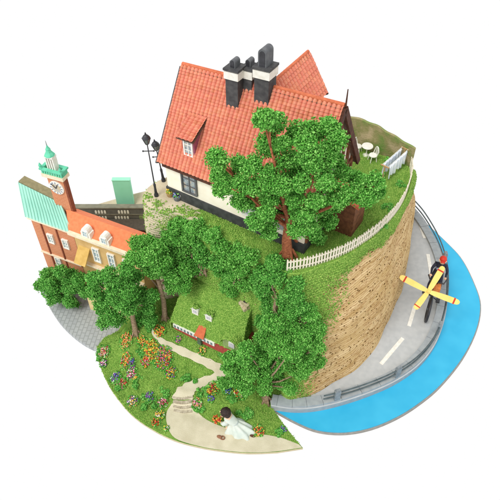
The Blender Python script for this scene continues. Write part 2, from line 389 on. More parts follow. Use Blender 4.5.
def tiled_roof(name, parent, o, u, v, L_, S, np_, nr, mats, thick=.03):
    """pantile slope: o = upper left corner, u along ridge, v down slope, real rolls and laps"""
    o, u, v = Vector(o), Vector(u).normalized(), Vector(v).normalized(); nrm = u.cross(v); nrm = nrm if nrm.z > 0 else -nrm
    pw = L_/np_; rh = S/nr; sub = 6; mb = MB(); V = []; U = []
    xs = [i/sub for i in range(np_*sub+1)]
    for r in range(nr):
        for e in (0, 1):
            s = (r+e)*rh
            for x in xs:
                fx = x % 1; hgt = .016*abs(math.cos(math.pi*fx))**.7
                jx = .0015*math.sin(math.floor(x)*12.9+r*7.7)
                V.append(o+u*(x*pw)+v*s+nrm*(.004+hgt+(.0055 if e else .0)+jx)); U.append((x*.042, (r+e*.98)*.034))
    w_ = len(xs); rows = nr*2
    fs = []; uvs = []
    for rr in range(rows-1):
        for i in range(w_-1):
            f = (rr*w_+i, rr*w_+i+1, (rr+1)*w_+i+1, (rr+1)*w_+i); fs.append(f); base = rr//2
            uvs.append([((xs[i]+.01)*.042, (base+.1)*.034), ((xs[i+1]-.01)*.042, (base+.1)*.034), ((xs[i+1]-.01)*.042, (base+.9)*.034), ((xs[i]+.01)*.042, (base+.9)*.034)])
    mb.add(V, fs, 0, uvs)
    a = [o, o+u*L_, o+u*L_+v*S, o+v*S]
    mb.slab([p-nrm*.001 for p in a], thick, nrm, 1)
    return mb.build(name, mats, parent)
slope = (HR-HE)/y2; OG = .035; OH = .045
ev = Vector((0, -1, -slope)).normalized(); S = math.hypot(y2+OH, (y2+OH)*slope)
darkedge = mat('roof_edge_brown', srgb(92, 74, 62), srgb(110, 90, 76), 30, .8)
rf = tiled_roof('roof', house, (-OG, y2, HR), (1, 0, 0), (0, -1, -slope), HL+2*OG, S, 38, 34, [tiles, darkedge])
rb = tiled_roof('roof', house, (-OG, y2, HR), (1, 0, 0), (0, 1, -slope), HL+2*OG, S, 38, 34, [tiles, darkedge])
b = MB(); b.tube([(-OG, y2, HR+.008), (HL+OG, y2, HR+.008)], .016, 10); b.build('ridge', ridgem, rf)
# bargeboards on both gables
for gx in (-OG-.008, HL+OG+.008):
    b = MB()
    for sg in (-1, 1):
        b.beam((gx, y2, HR-.02), (gx, y2+sg*(y2+OH), HR-.02-slope*(y2+OH)), .014 if gx < 0 else .02, .05, up=(0, 0, 1))
    if gx > 0: b.tube([(gx, y2, HR), (gx, y2, HR+.13)], [.008, .004], 6)
    b.build('bargeboard', darkbrown if gx > 0 else charcoal, house)
# half timbering on right gable
b = MB()
for yy in (.03, .13, .235, .34, .45, .555, .66, .76):
    zt = HE+(y2-abs(yy-y2))*slope-.04
    b.beam((HL+.008, yy, FH), (HL+.008, yy, zt), .03, .02, up=(1, 0, 0))
b.beam((HL+.009, .0, HE-.03), (HL+.009, HW, HE-.03), .02, .034); b.beam((HL+.009, .17, HE+.2), (HL+.009, HW-.17, HE+.2), .02, .03)
b.build('half_timbering', brownw, house)
# porch annex of brown boards
an = MB(); an.box(HL+.012, HL+.25, .37, .60, .0, .33)
an.build('porch_wall', brownw, house)
b = MB(); b.slab([(HL+.01, .34, .44), (HL+.29, .34, .34), (HL+.29, .63, .34), (HL+.01, .63, .44)], .02, (0.3, 0, .95)); pr_ = b.build('porch_roof', ridgem, house)
# eaves board front
b = MB(); b.beam((0, -OH+.008, HE-OH*slope-.028), (HL, -OH+.008, HE-OH*slope-.028), .01, .03); b.build('eaves_board', darkbrown, house)
def window(parent, o, u, w_, h_, cols, rows, fm, gm_, up=Vector((0, 0, 1)), bar=.012, dep=.02, deepframe=None):
    """o = lower-left corner on the wall, u = along wall; frame and pane with mullions"""
    o = Vector(o); u = Vector(u).normalized(); nn = u.cross(up).normalized()
    f = MB(); t = bar
    def bm(a, c, ww): f.beam(a+nn*dep/2, c+nn*dep/2, ww, dep, up=nn)
    bm(o+up*t/2, o+u*w_+up*t/2, t); bm(o+up*(h_-t/2), o+u*w_+up*(h_-t/2), t)
    bm(o+u*t/2+up*t, o+u*t/2+up*(h_-t), t); bm(o+u*(w_-t/2)+up*t, o+u*(w_-t/2)+up*(h_-t), t)
    fo = f.build('window', fm, parent)
    g = MB()
    for i in range(1, cols): a = o+u*w_*i/cols; g.beam(a+up*t+nn*dep*.35, a+up*(h_-t)+nn*dep*.35, t*.6, dep*.6, up=nn)
    for i in range(1, rows): a = o+up*h_*i/rows; g.beam(a+u*t+nn*dep*.3, a+u*(w_-t)+nn*dep*.3, t*.55, dep*.5, up=nn)
    if g.v: g.build('glazing_bars', fm, fo)
    p = MB(); p.slab([o+u*t*.5+up*t*.5+nn*.004, o+u*(w_-t*.5)+up*t*.5+nn*.004, o+u*(w_-t*.5)+up*(h_-t*.5)+nn*.004, o+u*t*.5+up*(h_-t*.5)+nn*.004], .003, nn)
    p.build('pane', gm_, fo)
    return fo
# locate front window from the picture: pixel -> wall plane
hu = Vector((math.cos(HA), math.sin(HA), 0)); hn = Vector((-math.sin(HA), math.cos(HA), 0)); ho = Vector((HX, HY, Z0))
def onwall(px, py, off=0):
    d = ray(px, py); q = ho+hn*off; t = (q-CAM).dot(hn)/d.dot(hn); p = CAM+d*t-ho; return p.dot(hu), p.z
x0, za = onwall(184, 188); x1, zb = onwall(198, 192); _, zc = onwall(181, 171)
wz0, wz1 = .135, .135+.24
window(house, (x0-.01, 0, wz0), (1, 0, 0), .16, .235, 2, 3, mat('grey_frame', srgb(90, 92, 94), srgb(110, 110, 110), 20, .6), glassd, bar=.014)
for xx in (.78, 1.12):
    window(house, (xx, 0, wz0+.02), (1, 0, 0), .15, .2, 2, 3, whitem, glassd)
window(house, (0, .5, wz0+.02), (0, -1, 0), .15, .2, 2, 3, whitem, glassd)
window(house, (0, .46, .62), (0, -1, 0), .13, .16, 2, 2, whitem, glassd)
window(house, (HL, .29, .55), (0, 1, 0), .2, .17, 3, 2, whitem, glassd)
# shop signboard bracket by the left wall
b = MB(); b.tube([(-.005, .08, .36), (-.1, .08, .36), (-.12, .08, .34)], .004, 6); b.build('bracket', blackm, house)
b = MB(); b.lathe((-.1, .08, .27), [(.001, 0), (.035, .02), (.03, .055), (.001, .08)], 12); b.build('hanging_sign', mat('sign_gold', srgb(196, 160, 92), srgb(150, 112, 60), 30), house)
# dormer
def onroof(px, py):      # front slope plane -> local
    nl = Vector((0, -slope, 1)).normalized(); n_ = hu*nl.x+hn*nl.y+Vector((0, 0, nl.z)); q = ho+hn*y2+Vector((0, 0, HR))
    d = ray(px, py); p = CAM+d*((q-CAM).dot(n_)/d.dot(n_))-ho; return Vector((p.dot(hu), p.dot(hn), p.z))
dp = onroof(186, 151); dq = onroof(193, 155)
dx0, dw, dy = dp.x-.02, .12, dp.y-.012
dtop = .19; ds = .5
roofz = lambda y: HR-(y2-y)*slope
dback = dy+dtop/(slope-ds); z0_ = roofz(dy)-.012; z1_ = roofz(dy)+dtop; z2_ = z1_+ds*(dback-dy)
dm = MB(); purple = mat('mauve_timber', srgb(146, 78, 100), srgb(160, 94, 112), 30, .8)
dm.add([(dx0, dy, z0_), (dx0+dw, dy, z0_), (dx0+dw, dy, z1_), (dx0, dy, z1_), (dx0, dback, z2_), (dx0+dw, dback, z2_)], [(0, 1, 2, 3), (1, 5, 2), (0, 3, 4), (3, 2, 5, 4)])
dorm = dm.build('dormer', purple, house)
window(dorm, (dx0+.014, dy, roofz(dy)+.012), (1, 0, 0), dw-.028, dtop-.024, 2, 3, whitem, glassd, bar=.012, dep=.012)
dlen = (dback-dy)+.05
tiled_roof('dormer_roof', dorm, (dx0-.03, dback+.01, z2_+.018+.01*ds), (1, 0, 0), (0, -1, -ds), dw+.05, math.hypot(dlen, dlen*ds), 4, 9, [tiles, darkedge], .014)
# chimneys
def chimney(px, py, wx, wy, zt, pot):
    c = onroof(px, py); x, y = c.x, c.y
    b = MB(); zb = roofz(y)-.35
    z1 = zt
    b.box(x-wx/2, x+wx/2, y-wy/2, y+wy/2, zb, z1); ch = b.build('chimney', charcoal, house)
    b = MB(); e = .009; b.box(x-wx/2-e, x+wx/2+e, y-wy/2-e, y+wy/2+e, z1, z1+.062); b.box(x-wx/2-e*.2, x+wx/2+e*.2, y-wy/2-e*.2, y+wy/2+e*.2, z1+.062, z1+.07); b.build('white_band', whitecard, ch)
    b = MB(); e = .013; b.box(x-wx/2-e, x+wx/2+e, y-wy/2-e, y+wy/2+e, z1+.07, z1+.088)
    b.build('cap', charcoal, ch)
    # arched cowl, axis along x
    w2, h2, l2 = pot; zc_ = z1+.088; n_ = 10; b = MB(); prof = [(-w2/2, 0)]+[(-w2/2*math.cos(math.pi*i/n_), h2-w2/2+w2/2*math.sin(math.pi*i/n_)) for i in range(n_+1)]+[(w2/2, 0)]
    pts = [Vector((x+p, y-l2/2, zc_+q)) for p, q in prof]; b.slab(pts[::-1], l2, (0, -1, 0)); 
    inn = [Vector((x+p*.7, y-l2/2-.002, zc_+.005+q*.85)) for p, q in prof]; b.slab(inn[::-1], .001, (0, -1, 0), 1)
    b.build('cowl', [mat('slate_card', srgb(86, 88, 92), srgb(108, 110, 112), 25, .6), blackm], ch)
    return ch
chimney(235.5, 97, .11, .10, HR+.06, (.05, .065, .07))
chimney(265, 93, .125, .11, HR+.10, (.07, .14, .10))
b = chimney(250, 82, .085, .09, HR+.05, (.045, .06, .06))
# wing behind
WX, WY, wh = .774, 1.015, .18
wg = MB(); we = HR-wh*slope
wg.add([(WX-wh+.02, y2, 0), (WX+wh-.02, y2, 0), (WX+wh-.02, WY-.03, 0), (WX-wh+.02, WY-.03, 0), (WX-wh+.02, y2, we), (WX+wh-.02, y2, we), (WX+wh-.02, WY-.03, we), (WX-wh+.02, WY-.03, we), (WX, y2, HR-.04), (WX, WY-.03, HR-.04)],
       [(1, 2, 6, 5), (3, 0, 4, 7), (2, 3, 7, 9, 6), (0, 1, 5, 8, 4), (4, 8, 9, 7), (5, 6, 9, 8)])
wing = wg.build('wing', cream, house)
for sg in (-1, 1):
    tiled_roof('wing_roof', wing, (WX, y2+.02, HR), (0, 1, 0), (sg, 0, -slope), WY-y2-.02, math.hypot(wh+.015, (wh+.015)*slope), 15, 10, [tiles, darkedge])
b = MB(); b.tube([(WX, y2, HR+.008), (WX, WY, HR+.008)], .015, 10); b.build('ridge', ridgem, wing)
b = MB()
for sg in (-1, 1): b.beam((WX, WY+.008, HR-.02), (WX+sg*(wh+.015), WY+.008, HR-.02-slope*(wh+.015)), .014, .045, up=(0, 0, 1))
b.build('bargeboard', darkbrown, wing)
# ================================================================== PLATEAU FURNITURE
# picket fence
fpx = [(287, 271), (300, 269), (320, 264), (345, 254), (362, 244), (378, 232), (391, 219), (401, 205), (407, 191), (410, 178), (409, 166), (405, 156)]
fl = crom([P(*q, Z0) for q in fpx], 12)
cum = [0]
for a, c in zip(fl, fl[1:]): cum.append(cum[-1]+(c-a).length)
def at(pl, cum, s):
    for i in range(len(cum)-1):
        if s <= cum[i+1] or i == len(cum)-2:
            t = (s-cum[i])/(cum[i+1]-cum[i]); return pl[i].lerp(pl[i+1], t), (pl[i+1]-pl[i]).normalized()
fence = thing('picket_fence', fl[0], 'white picket fence curving along the rim of the grassy hilltop', 'fence')
NP = 80
fencem = mat('off_white_card', srgb(240, 232, 214), srgb(222, 212, 190), 30, .75)
pk = None
for i in range(NP):
    p, d = at(fl, cum, cum[-1]*i/(NP-1)); h = .135*(1+random.uniform(-.04, .04)); sd = Vector((d.y, -d.x, 0))
    b = MB(); wd = .013
    pts = [Vector((-wd/2, 0, 0)), Vector((wd/2, 0, 0)), Vector((wd/2, 0, h-.012)), Vector((0, 0, h)), Vector((-wd/2, 0, h-.012))]
    if pk is None:
        b.slab(pts, .006, (0, -1, 0)); pk = b.build('picket', fencem, fence); o = pk
    else:
        o = pk.copy(); C.objects.link(o)
    o.location = p-fl[0]+sd*.004; o.rotation_euler = (random.uniform(-.03, .03), random.uniform(-.03, .03), math.atan2(d.y, d.x)); o.scale.z = h/.135
for hz in (.035, .1):
    b = MB(); pts = [p-fl[0]+Vector((0, 0, hz)) for p in fl[::2]]
    for a, c in zip(pts, pts[1:]): b.beam(a, c, .005, .012)
    b.build('rail', fencem, fence)
# scenic board
bl = crom([P(*q, Z0) for q in [(330, 136), (345, 141), (360, 147), (375, 153), (390, 158), (402, 163), (411, 168)]], 6)
bd = MB(); nb = len(bl); tops = []
ty_ = [(330, 113), (345, 117), (360, 121), (375, 128), (390, 137), (402, 144), (411, 150)]
def topy(X):
    for (a, b_), (c, d) in zip(ty_, ty_[1:]):
        if X <= c: return b_+(d-b_)*(X-a)/(c-a)
    return 150
for p in bl:
    X, Y = pix(p); z = zfor(p.x, p.y, topy(X)+.5*math.sin(X*.35)); tops.append(z)
Vb = []
for p, z in zip(bl, tops):
    nn = Vector((.35, .9, 0)).normalized()*.03
    Vb += [p-Vector((0, 0, .02)), Vector((p.x, p.y, z)), Vector((p.x, p.y, z))+nn, p+nn-Vector((0, 0, .02))]
bd.add(Vb, [q for i in range(nb-1) for q in ((i*4, i*4+4, i*4+5, i*4+1), (i*4+1, i*4+5, i*4+6, i*4+2), (i*4+2, i*4+6, i*4+7, i*4+3))]+[(0, 1, 2, 3), ((nb-1)*4+3, (nb-1)*4+2, (nb-1)*4+1, (nb-1)*4)])
bo = bd.build('backdrop_board', mat('painted_hedge_board', srgb(178, 162, 128), srgb(100, 138, 62), 7.5, .9, .5, 60, c3=srgb(142, 138, 92)))
tag(bo, 'low curved board painted tan and green behind the hilltop lawn', 'board')
# table and two chairs
tb = P(366, 155, Z0)
t = thing('garden_table', tb, 'small round white table on the hilltop lawn between two white chairs', 'table')
b = MB(); b.lathe((0, 0, .1), [(.052, 0), (.055, .004), (.052, .01)], 24); b.build('tabletop', whitem, t)
b = MB(); b.lathe((0, 0, 0), [(.035, 0), (.012, .012), (.006, .03), (.006, .1)], 12); b.build('pedestal', whitem, t)
def chair(px, py, rz, label):
    c = thing('garden_chair', P(px, py, Z0), label, 'chair', 'white chairs by the garden table', rz)
    b = MB(); b.lathe((0, 0, .065), [(.036, 0), (.04, .004), (.036, .01)], 18); b.build('seat', whitem, c)
    for sx in (-1, 1):
        for sy in (-1, 1):
            b = MB(); b.tube([(sx*.032, sy*.032, 0), (sx*.022, sy*.022, .067)], .0045, 6); b.build('leg', whitem, c)
    b = MB(); b.tube([(-.034, .02, .07), (-.036, .034, .12), (-.02, .036, .148), (0, .037, .155), (.02, .036, .148), (.036, .034, .12), (.034, .02, .07)], .0045, 6)
    for xx in (-.015, 0, .015): b.tube([(xx, .03, .07), (xx, .036, .15)], .003, 5)
    b.build('backrest', whitem, c)
chair(357, 152, R(60), 'white round-seated chair left of the small white garden table')
chair(372, 161, R(-75), 'white round-seated chair right of the small white garden table')
# clothes drier with two hung sheets
lp = P(382, 181, Z0); fp = P(402, 163, Z0); lh = .17
dl_ = fp-lp; du = dl_.normalized(); dsd = Vector((du.y, -du.x, 0))
ln = thing('clothes_line', lp, 'wooden T-post clothes line on the lawn beside the fence end', 'clothes line')
woodm = mat('light_wood', srgb(206, 170, 120), srgb(182, 144, 98), 30, .8)
for e in (Vector((0, 0, 0)), dl_):
    b = MB(); b.tube([e, e+Vector((0, 0, lh))], .006, 6); b.beam(e-dsd*.042+Vector((0, 0, lh)), e+dsd*.042+Vector((0, 0, lh)), .01, .01); b.build('post', woodm, ln)
for sg in (-1, 1):
    b = MB(); b.tube([dsd*.03*sg+Vector((0, 0, lh+.004)), dsd*.03*sg+dl_+Vector((0, 0, lh+.004))], .002, 5); b.build('cord', whitem, ln)
sheetm = mat('white_blue_cloth', srgb(246, 248, 252), srgb(214, 224, 240), 26, .8)
for sg, lab in ((-1, 'pale blue-white sheet on the nearer cord of the clothes line'), (1, 'pale blue-white sheet on the farther cord of the clothes line')):
    b = MB(); nx, nz = 40, 10; V = []
    for j in range(nz+1):
        for i in range(nx+1):
            tt = .06+.88*i/nx; wob = .008*math.sin(i*.9+sg)*(.3+j/nz)+.004*math.sin(i*2.1)
            zz = lh-.13*(j/nz)*(1+.08*math.sin(i*.5+sg)); V.append(lp+du*dl_.length*tt+dsd*(.03*sg+wob+(.006 if j else 0))+Vector((0, 0, zz)))
    b.add(V, [(j*(nx+1)+i, j*(nx+1)+i+1, (j+1)*(nx+1)+i+1, (j+1)*(nx+1)+i) for j in range(nz) for i in range(nx)])
    o = b.build('laundry_sheet', sheetm, smooth=True); tag(o, lab, 'sheet', 'laundry on the line')
    md = o.modifiers.new('s', 'SOLIDIFY'); md.thickness = .003
# street lamps
def lamp(bx, by, tx, ty, label, hh):
    base = P(bx, by, Z0); topp = PY(tx, ty, base.y); Ax = topp-base
    L_ = Ax.length; l = thing('street_lamp', base, label, 'street lamp', 'black lamps on the hilltop plaza')
    l.rotation_euler = Vector((0, 0, 1)).rotation_difference(Ax).to_euler()
    b = MB(); b.lathe((0, 0, 0), [(.02, 0), (.02, .02), (.013, .04), (.010, .1), (.012, .13), (.006, .15), (.0045, L_-.13), (.005, L_-.11)], 10); b.build('post', blackm, l)
    b = MB(); b.tube([(-.045, 0, L_-.19), (.045, 0, L_-.19)], .0045, 6); b.ball((-.045, 0, L_-.19), .008); b.ball((.045, 0, L_-.19), .008); b.build('crossbar', blackm, l)
    b = MB(); b.lathe((0, 0, L_-.115), [(.016, 0), (.034, .055)], 6); b.build('lantern', mat('lamp_glass', srgb(92, 98, 96), srgb(132, 136, 130), 30, .25), l)
    b = MB()
    for q in range(6):
        a = q*math.pi/3; b.tube([(.016*math.cos(a), .016*math.sin(a), L_-.115), (.036*math.cos(a), .036*math.sin(a), L_-.058)], .003, 5)
    b.lathe((0, 0, L_-.122), [(.012, 0), (.018, .007)], 8); b.build('lantern_frame', blackm, l)
    b = MB(); b.lathe((0, 0, L_-.06), [(.036, 0), (.034, .006), (.022, .024), (.010, .033), (.007, .045), (.002, .058)], 12); b.build('lantern_cap', blackm, l)
lamp(156.5, 196, 145, 132, 'nearer black lamp post at the plaza edge left of the house', 1)
lamp(163.7, 181, 154, 139, 'farther black lamp post close to the left wall of the house', 1)
# flower tubs
def flakeball(name, c, r, mats, n, size, parent=None, sq=(1, 1, .7), mi_p=None):
    d = rng.normal(size=(n, 3)); d /= np.linalg.norm(d, axis=1)[:, None]; rr = rng.uniform(.45, 1, n)**.5
    pts = d*rr[:, None]*np.array(sq)*r+np.array(c); Vv, Ff = flakes(pts, size)
    mi = np.repeat(rng.choice(len(mats), n, p=mi_p), 8); return fastmesh(name, Vv, Ff, mats, parent, mi)
FC = {'red': srgb(222, 74, 56), 'orange': srgb(240, 144, 62), 'yellow': srgb(246, 212, 80), 'peach': srgb(246, 166, 120), 'pink': srgb(232, 130, 158), 'purple': srgb(138, 92, 168), 'blue': srgb(82, 112, 190), 'white': srgb(244, 238, 226), 'crimson': srgb(176, 36, 66)}
FM = {k_: mat('petal_'+k_, v, tuple(x*.8 for x in v[:3])+(1,), 40, .7) for k_, v in FC.items()}
def tub(px, py, potm, cols, label):
    o = thing('flower_tub', P(px, py, Z0), label, 'flower tub', 'flower tubs by the house corner')
    b = MB(); b.lathe((0, 0, 0), [(.03, 0), (.038, .04), (.035, .042), (.02, .036)], 16); b.build('tub', potm, o)
    flakeball('flowers', (0, 0, .052), .036, [FM[c] for c in cols]+[leafA], 90, .009, o)
tub(170.5, 195.5, mat('tan_pot', srgb(176, 150, 104), srgb(150, 122, 82)), ['yellow', 'yellow'], 'tub of bright yellow flowers by the left front corner of the house')
tub(177.5, 199.5, mat('grey_pot', srgb(120, 124, 128), srgb(96, 100, 106)), ['blue', 'white'], 'round tub of blue and white flowers under the front wall of the house')
# ================================================================== TREES
def crown(name, blobs, mats_, parent, clump=.075, dens=1.0, seed=1):
    """blobs (world centre, radius) -> clumps -> flakes"""
    r_ = np.random.default_rng(seed); pts = []; root = np.array(parent.location)
    for c, rad in blobs:
        c = np.array(c); nclump = max(6, int(21*(rad/.14)**2*dens))
        for _ in range(nclump):
            d = r_.normal(size=3); d /= np.linalg.norm(d); cr_ = clump*r_.uniform(.38, .95)
            cc_ = c+d*max(0, rad-cr_*.75)*r_.uniform(.5, 1.1)
            m_ = int(430*(cr_/.07)**2); dd = r_.normal(size=(m_, 3)); dd /= np.linalg.norm(dd, axis=1)[:, None]
            bump = 1+.22*np.sin(dd[:, 0]*6+cc_[0]*30)*np.sin(dd[:, 1]*6+cc_[1]*30)+.12*np.sin(dd[:, 2]*11+cc_[2]*40)
            pts.append(cc_+dd*(cr_*bump*r_.uniform(.6, 1.12, m_))[:, None]*np.array([1, 1, .85]))
    pts = np.concatenate(pts)-root
    Vv, Ff = flakes(pts, .0082, jit=.55)
    return fastmesh(name, Vv, Ff, mats_, parent)
def limbs(root, base, blobs, r0, fork, bark, seed=0):
    rr = random.Random(seed); m = MB(); b0 = Vector((0, 0, -.03)); fk = Vector(fork)-root.location
    mid = b0.lerp(fk, .5)+Vector((rr.uniform(-.02, .02), 0, 0))
    # fluted base
    m.tube([b0, b0+(mid-b0)*.15, mid, fk], [r0*1.6, r0*1.1, r0*.9, r0*.75], 10)
    for q in range(5):
        a = q*1.3; m.tube([Vector((math.cos(a), math.sin(a), 0))*r0*2+b0, Vector((math.cos(a), math.sin(a), 0))*r0*.7+Vector((0, 0, r0*2.5))], [r0*.45, r0*.2], 6)
    tr = m.build('trunk', bark, root, True)
    m = MB()
    for c, rad in (blobs if len(blobs) < 12 else blobs[::4]):
        e = Vector(c)-root.location; s = fk.lerp(b0, rr.uniform(0, .25)); h = s.lerp(e, .5)+Vector((rr.uniform(-.04, .04), rr.uniform(-.04, .04), -.04))
        m.tube([s, h, s.lerp(e, 1.0)], [r0*.42, r0*.26, r0*.1], 7)
        for _ in range(3):
            q = e+Vector((rr.uniform(-1, 1), rr.uniform(-1, 1), rr.uniform(-.4, .6)))*rad*.7; m.tube([h.lerp(e, .6), q], [r0*.2, r0*.08], 5)
    m.build('branches', bark, root, True)
TN = [0]
def tree(label, base, fork_px, blobs_px, bark, r0, leaf=leafA, dy=.12, name='leafy_tree', group=None, clump=.075, dens=1.0, grow=1.02):
    TN[0] += 1; rr = random.Random(TN[0]*11)
    root = thing(name, base, label, 'tree', group)
    def wp(px, py, off=0):
        p = PY(px, py, base.y+off); return p
    blobs = []
    for q in blobs_px:
        off = rr.uniform(-dy, dy) if len(q) == 3 else q[3]
        c = wp(q[0], q[1], off); depth = (c-CAM).dot(FW); blobs.append((c, q[2]*depth/F*grow))
    limbs(root, base, blobs, r0, wp(*fork_px), bark, TN[0])
    crown('crown', blobs, leaf, root, clump, dens, TN[0])
    return root
big = [(218, 160, 12), (232, 180, 15), (221, 176, 9), (222, 188, 8), (245, 200, 13), (262, 210, 13), (250, 166, 13), (268, 145, 14), (275, 124, 14), (297, 134, 14), (270, 176, 16), (290, 160, 15), (264, 119, 8), (314, 131, 14), (329, 127, 9), (312, 155, 14), (300, 185, 17), (325, 181, 15), (345, 171, 13), (360, 183, 13), (375, 181, 9), (340, 195, 15), (318, 207, 13), (365, 197, 10), (300, 213, 13), (270, 228, 12), (255, 222, 9), (312, 232, 10), (304, 222, 10), (328, 222, 8), (377, 192, 7), (284, 196, 13), (284, 178, 13), (302, 166, 12), (328, 148, 10), (322, 165, 12), (334, 160, 9), (308, 198, 13), (290, 210, 11), (238, 165, 10), (240, 186, 12), (256, 186, 12), (282, 140, 11), (305, 143, 10), (332, 205, 11), (352, 193, 11), (272, 212, 11), (338, 139, 6), (303, 243, 7), (318, 238, 8), (296, 230, 8), (302, 182, 10, -.25), (314, 200, 10, -.25), (294, 200, 7, -.2), (282, 186, 9, -.22), (324, 182, 9, -.25), (306, 215, 9, -.25), (314, 166, 9, -.2), (309, 226, 8, -.2), (266, 212, 8, -.2), (270, 196, 10)]
tree('largest tree with red-brown trunk, spreading over the house front on the hilltop', P(288, 258, Z0), (289, 218), big, barkr, .042, name='large_tree', dy=.2, dens=.85, grow=.97)
tree('tree with forked tan trunk behind the garden left of the grass-roofed cottage', G(165, 319), (158, 279), [(141, 246, 11), (151, 256, 12), (135, 258, 9), (166, 262, 8), (172, 272, 10), (181, 284, 9), (160, 247, 8), (155, 271, 8), (178, 257, 9), (186, 272, 9), (147, 240, 7), (160, 264, 9, -.1), (145, 265, 8), (172, 284, 8)], barkg, .026, grow=1.18)
tree('round tree with bare tan trunk at the top left edge of the flower garden', G(136, 333), (131, 300), [(105, 275, 9), (97, 290, 9), (101, 306, 8), (116, 285, 12), (110, 300, 9), (130, 279, 11), (140, 295, 11), (127, 305, 9), (148, 306, 8), (150, 318, 6), (117, 320, 7), (139, 318, 7), (93, 279, 6), (126, 268, 7), (104, 322, 6), (152, 296, 7), (120, 298, 10, -.1), (130, 290, 9, -.1), (112, 316, 8)], barkg, .026, leaf=leafB, grow=1.18)
tree('small tree on the grey pavement in front of the brick building', P(74, 304, 0), (70, 292), [(50, 285, 11), (42, 285, 6), (60, 280, 10), (53, 298, 7), (72, 287, 9), (69, 302, 6), (80, 280, 8), (86, 291, 6), (60, 270, 6), (76, 305, 6), (48, 274, 6), (58, 292, 9), (70, 276, 7)], barkg, .02, leaf=leafB, grow=1.15)
tree('wide tree at the cliff foot right of the cottage, over the crescent lawn', G(266, 401), (263, 378), [(246, 350, 8), (264, 338, 10), (272, 325, 11), (291, 322, 11), (308, 313, 11), (317, 329, 10), (300, 338, 13), (281, 344, 13), (262, 354, 13), (243, 362, 12), (285, 363, 11), (303, 356, 11), (317, 346, 8), (262, 374, 10), (281, 380, 9), (236, 380, 9), (299, 373, 9), (228, 368, 8), (230, 356, 8), (246, 388, 8), (290, 388, 6), (224, 383, 6), (272, 345, 12), (272, 365, 12), (292, 350, 11), (250, 372, 10), (310, 340, 9), (310, 325, 9), (264, 388, 6), (318, 362, 6), (306, 368, 8), (246, 356, 10)], barkg, .032, leaf=leafA, name='spreading_tree')
# trees hugging the cliff face: each blob sits against the rock the ray meets
def clifftree(label, base_px, blobs_px, leaf):
    TN[0] += 1
    bp = hitcliff(*base_px); base = bp+Vector((0, -.03, 0))
    root = thing('leafy_tree', base, label, 'tree', 'trees growing against the cliff under the house')
    blobs = []
    for px, py, r in blobs_px:
        h = hitcliff(px, py)
        if h is None: h = PY(px, py, base.y)
        d = ray(px, py); depth = (h-CAM).dot(FW); rad = r*depth/F; c = h-d*rad*.9; blobs.append((c, rad))
    fk = sum((b_[0] for b_ in blobs), Vector())/len(blobs)
    limbs(root, base, blobs, .025, fk, barkg, TN[0]); crown('crown', blobs, leaf, root, .07, 1.0, TN[0])
clifftree('tree against the cliff below the front window, leftmost under the house', (190, 250), [(194, 213, 10), (182, 224, 11), (203, 222, 9), (175, 238, 10), (192, 236, 11), (176, 227, 8), (186, 248, 9), (172, 247, 8), (196, 226, 9), (182, 240, 9), (167, 235, 6)], leafA)
clifftree('tree behind the upper left corner of the cottage grass roof', (204, 268), [(190, 260, 10), (203, 252, 11), (217, 262, 11), (198, 267, 8), (190, 271, 7), (198, 243, 8), (206, 262, 7), (180, 265, 7), (184, 277, 7), (229, 271, 7)], leafB)
clifftree('tree hanging over the cliff between the house foundation and cottage chimney', (238, 276), [(214, 234, 10), (225, 246, 11), (237, 252, 11), (251, 256, 11), (240, 268, 11), (229, 280, 7), (229, 264, 9), (206, 234, 7), (248, 284, 10), (262, 248, 7), (244, 242, 7), (232, 258, 10), (246, 268, 9), (218, 246, 9), (222, 270, 9), (234, 278, 9), (226, 287, 7), (232, 291, 6), (262, 292, 7)], leafA)
clifftree('tree at the cliff under the left end of the picket fence', (272, 320), [(274, 262, 10), (262, 271, 10), (278, 278, 11), (290, 292, 10), (268, 290, 11), (283, 305, 11), (269, 306, 9), (300, 305, 9), (266, 296, 7), (266, 320, 8), (270, 318, 9), (296, 282, 7), (270, 276, 10), (286, 268, 8), (264, 288, 8), (262, 322, 7), (280, 318, 9), (298, 296, 8), (308, 308, 7), (292, 311, 9), (256, 278, 7)], leafB)
# ================================================================== SHRUBS / GRASS
def shrub(px, py, r, label, z=None, leaf=leafB):
    p = G(px, py) if z is None else P(px, py, z); o = thing('shrub', p, label, 'shrub', 'low green shrubs')
    r *= .8; ctr = [(random.gauss(0, r*.55), random.gauss(0, r*.55), r*.22) for _ in range(7)]; P_ = []
    for c0 in ctr:
        m_ = int(130*(r/.05)**2); d = rng.normal(size=(m_, 3)); d /= np.linalg.norm(d, axis=1)[:, None]; P_.append(np.array(c0)+d*(rng.uniform(.3, 1, m_)*r*random.uniform(.4, .75))[:, None]*np.array([1, 1, .8]))
    Vv, Ff = flakes(np.concatenate(P_), .0095, jit=.5); fastmesh('foliage', Vv, Ff, [leaf], o)
    b = MB()
    for q in range(4): a = q*1.6; b.tube([(0, 0, -.01), (r*.5*math.cos(a), r*.5*math.sin(a), r*.7)], [.005, .002], 5)
    b.build('stem', barkg, o)
shrub(181, 322, .05, 'shrub at the left front corner of the cottage', leaf=leafA)
shrub(151, 328, .06, 'shrub at the upper end of the garden path beside the orange flowers')
shrub(140, 352, .06, 'dark shrub left of the large yellow and orange flower bed')
shrub(120, 383, .07, 'dark bush behind the white and purple flowers on the left edge')
shrub(150, 403, .075, 'blue-green bush on the front slope left of the stone steps')
shrub(137, 380, .06, 'low bush in the middle of the flower lawn')
shrub(188, 377, .06, 'shrub on the lawn inside the bend of the upper path')
shrub(204, 392, .055, 'shrub beside the red and yellow flowers right of the steps')
shrub(200, 408, .05, 'shrub at the right end of the lowest stone step')
shrub(247, 415, .07, 'bush just behind the person in the white dress')
shrub(281, 432, .05, 'dark shrub near the pointed tip of the crescent lawn')
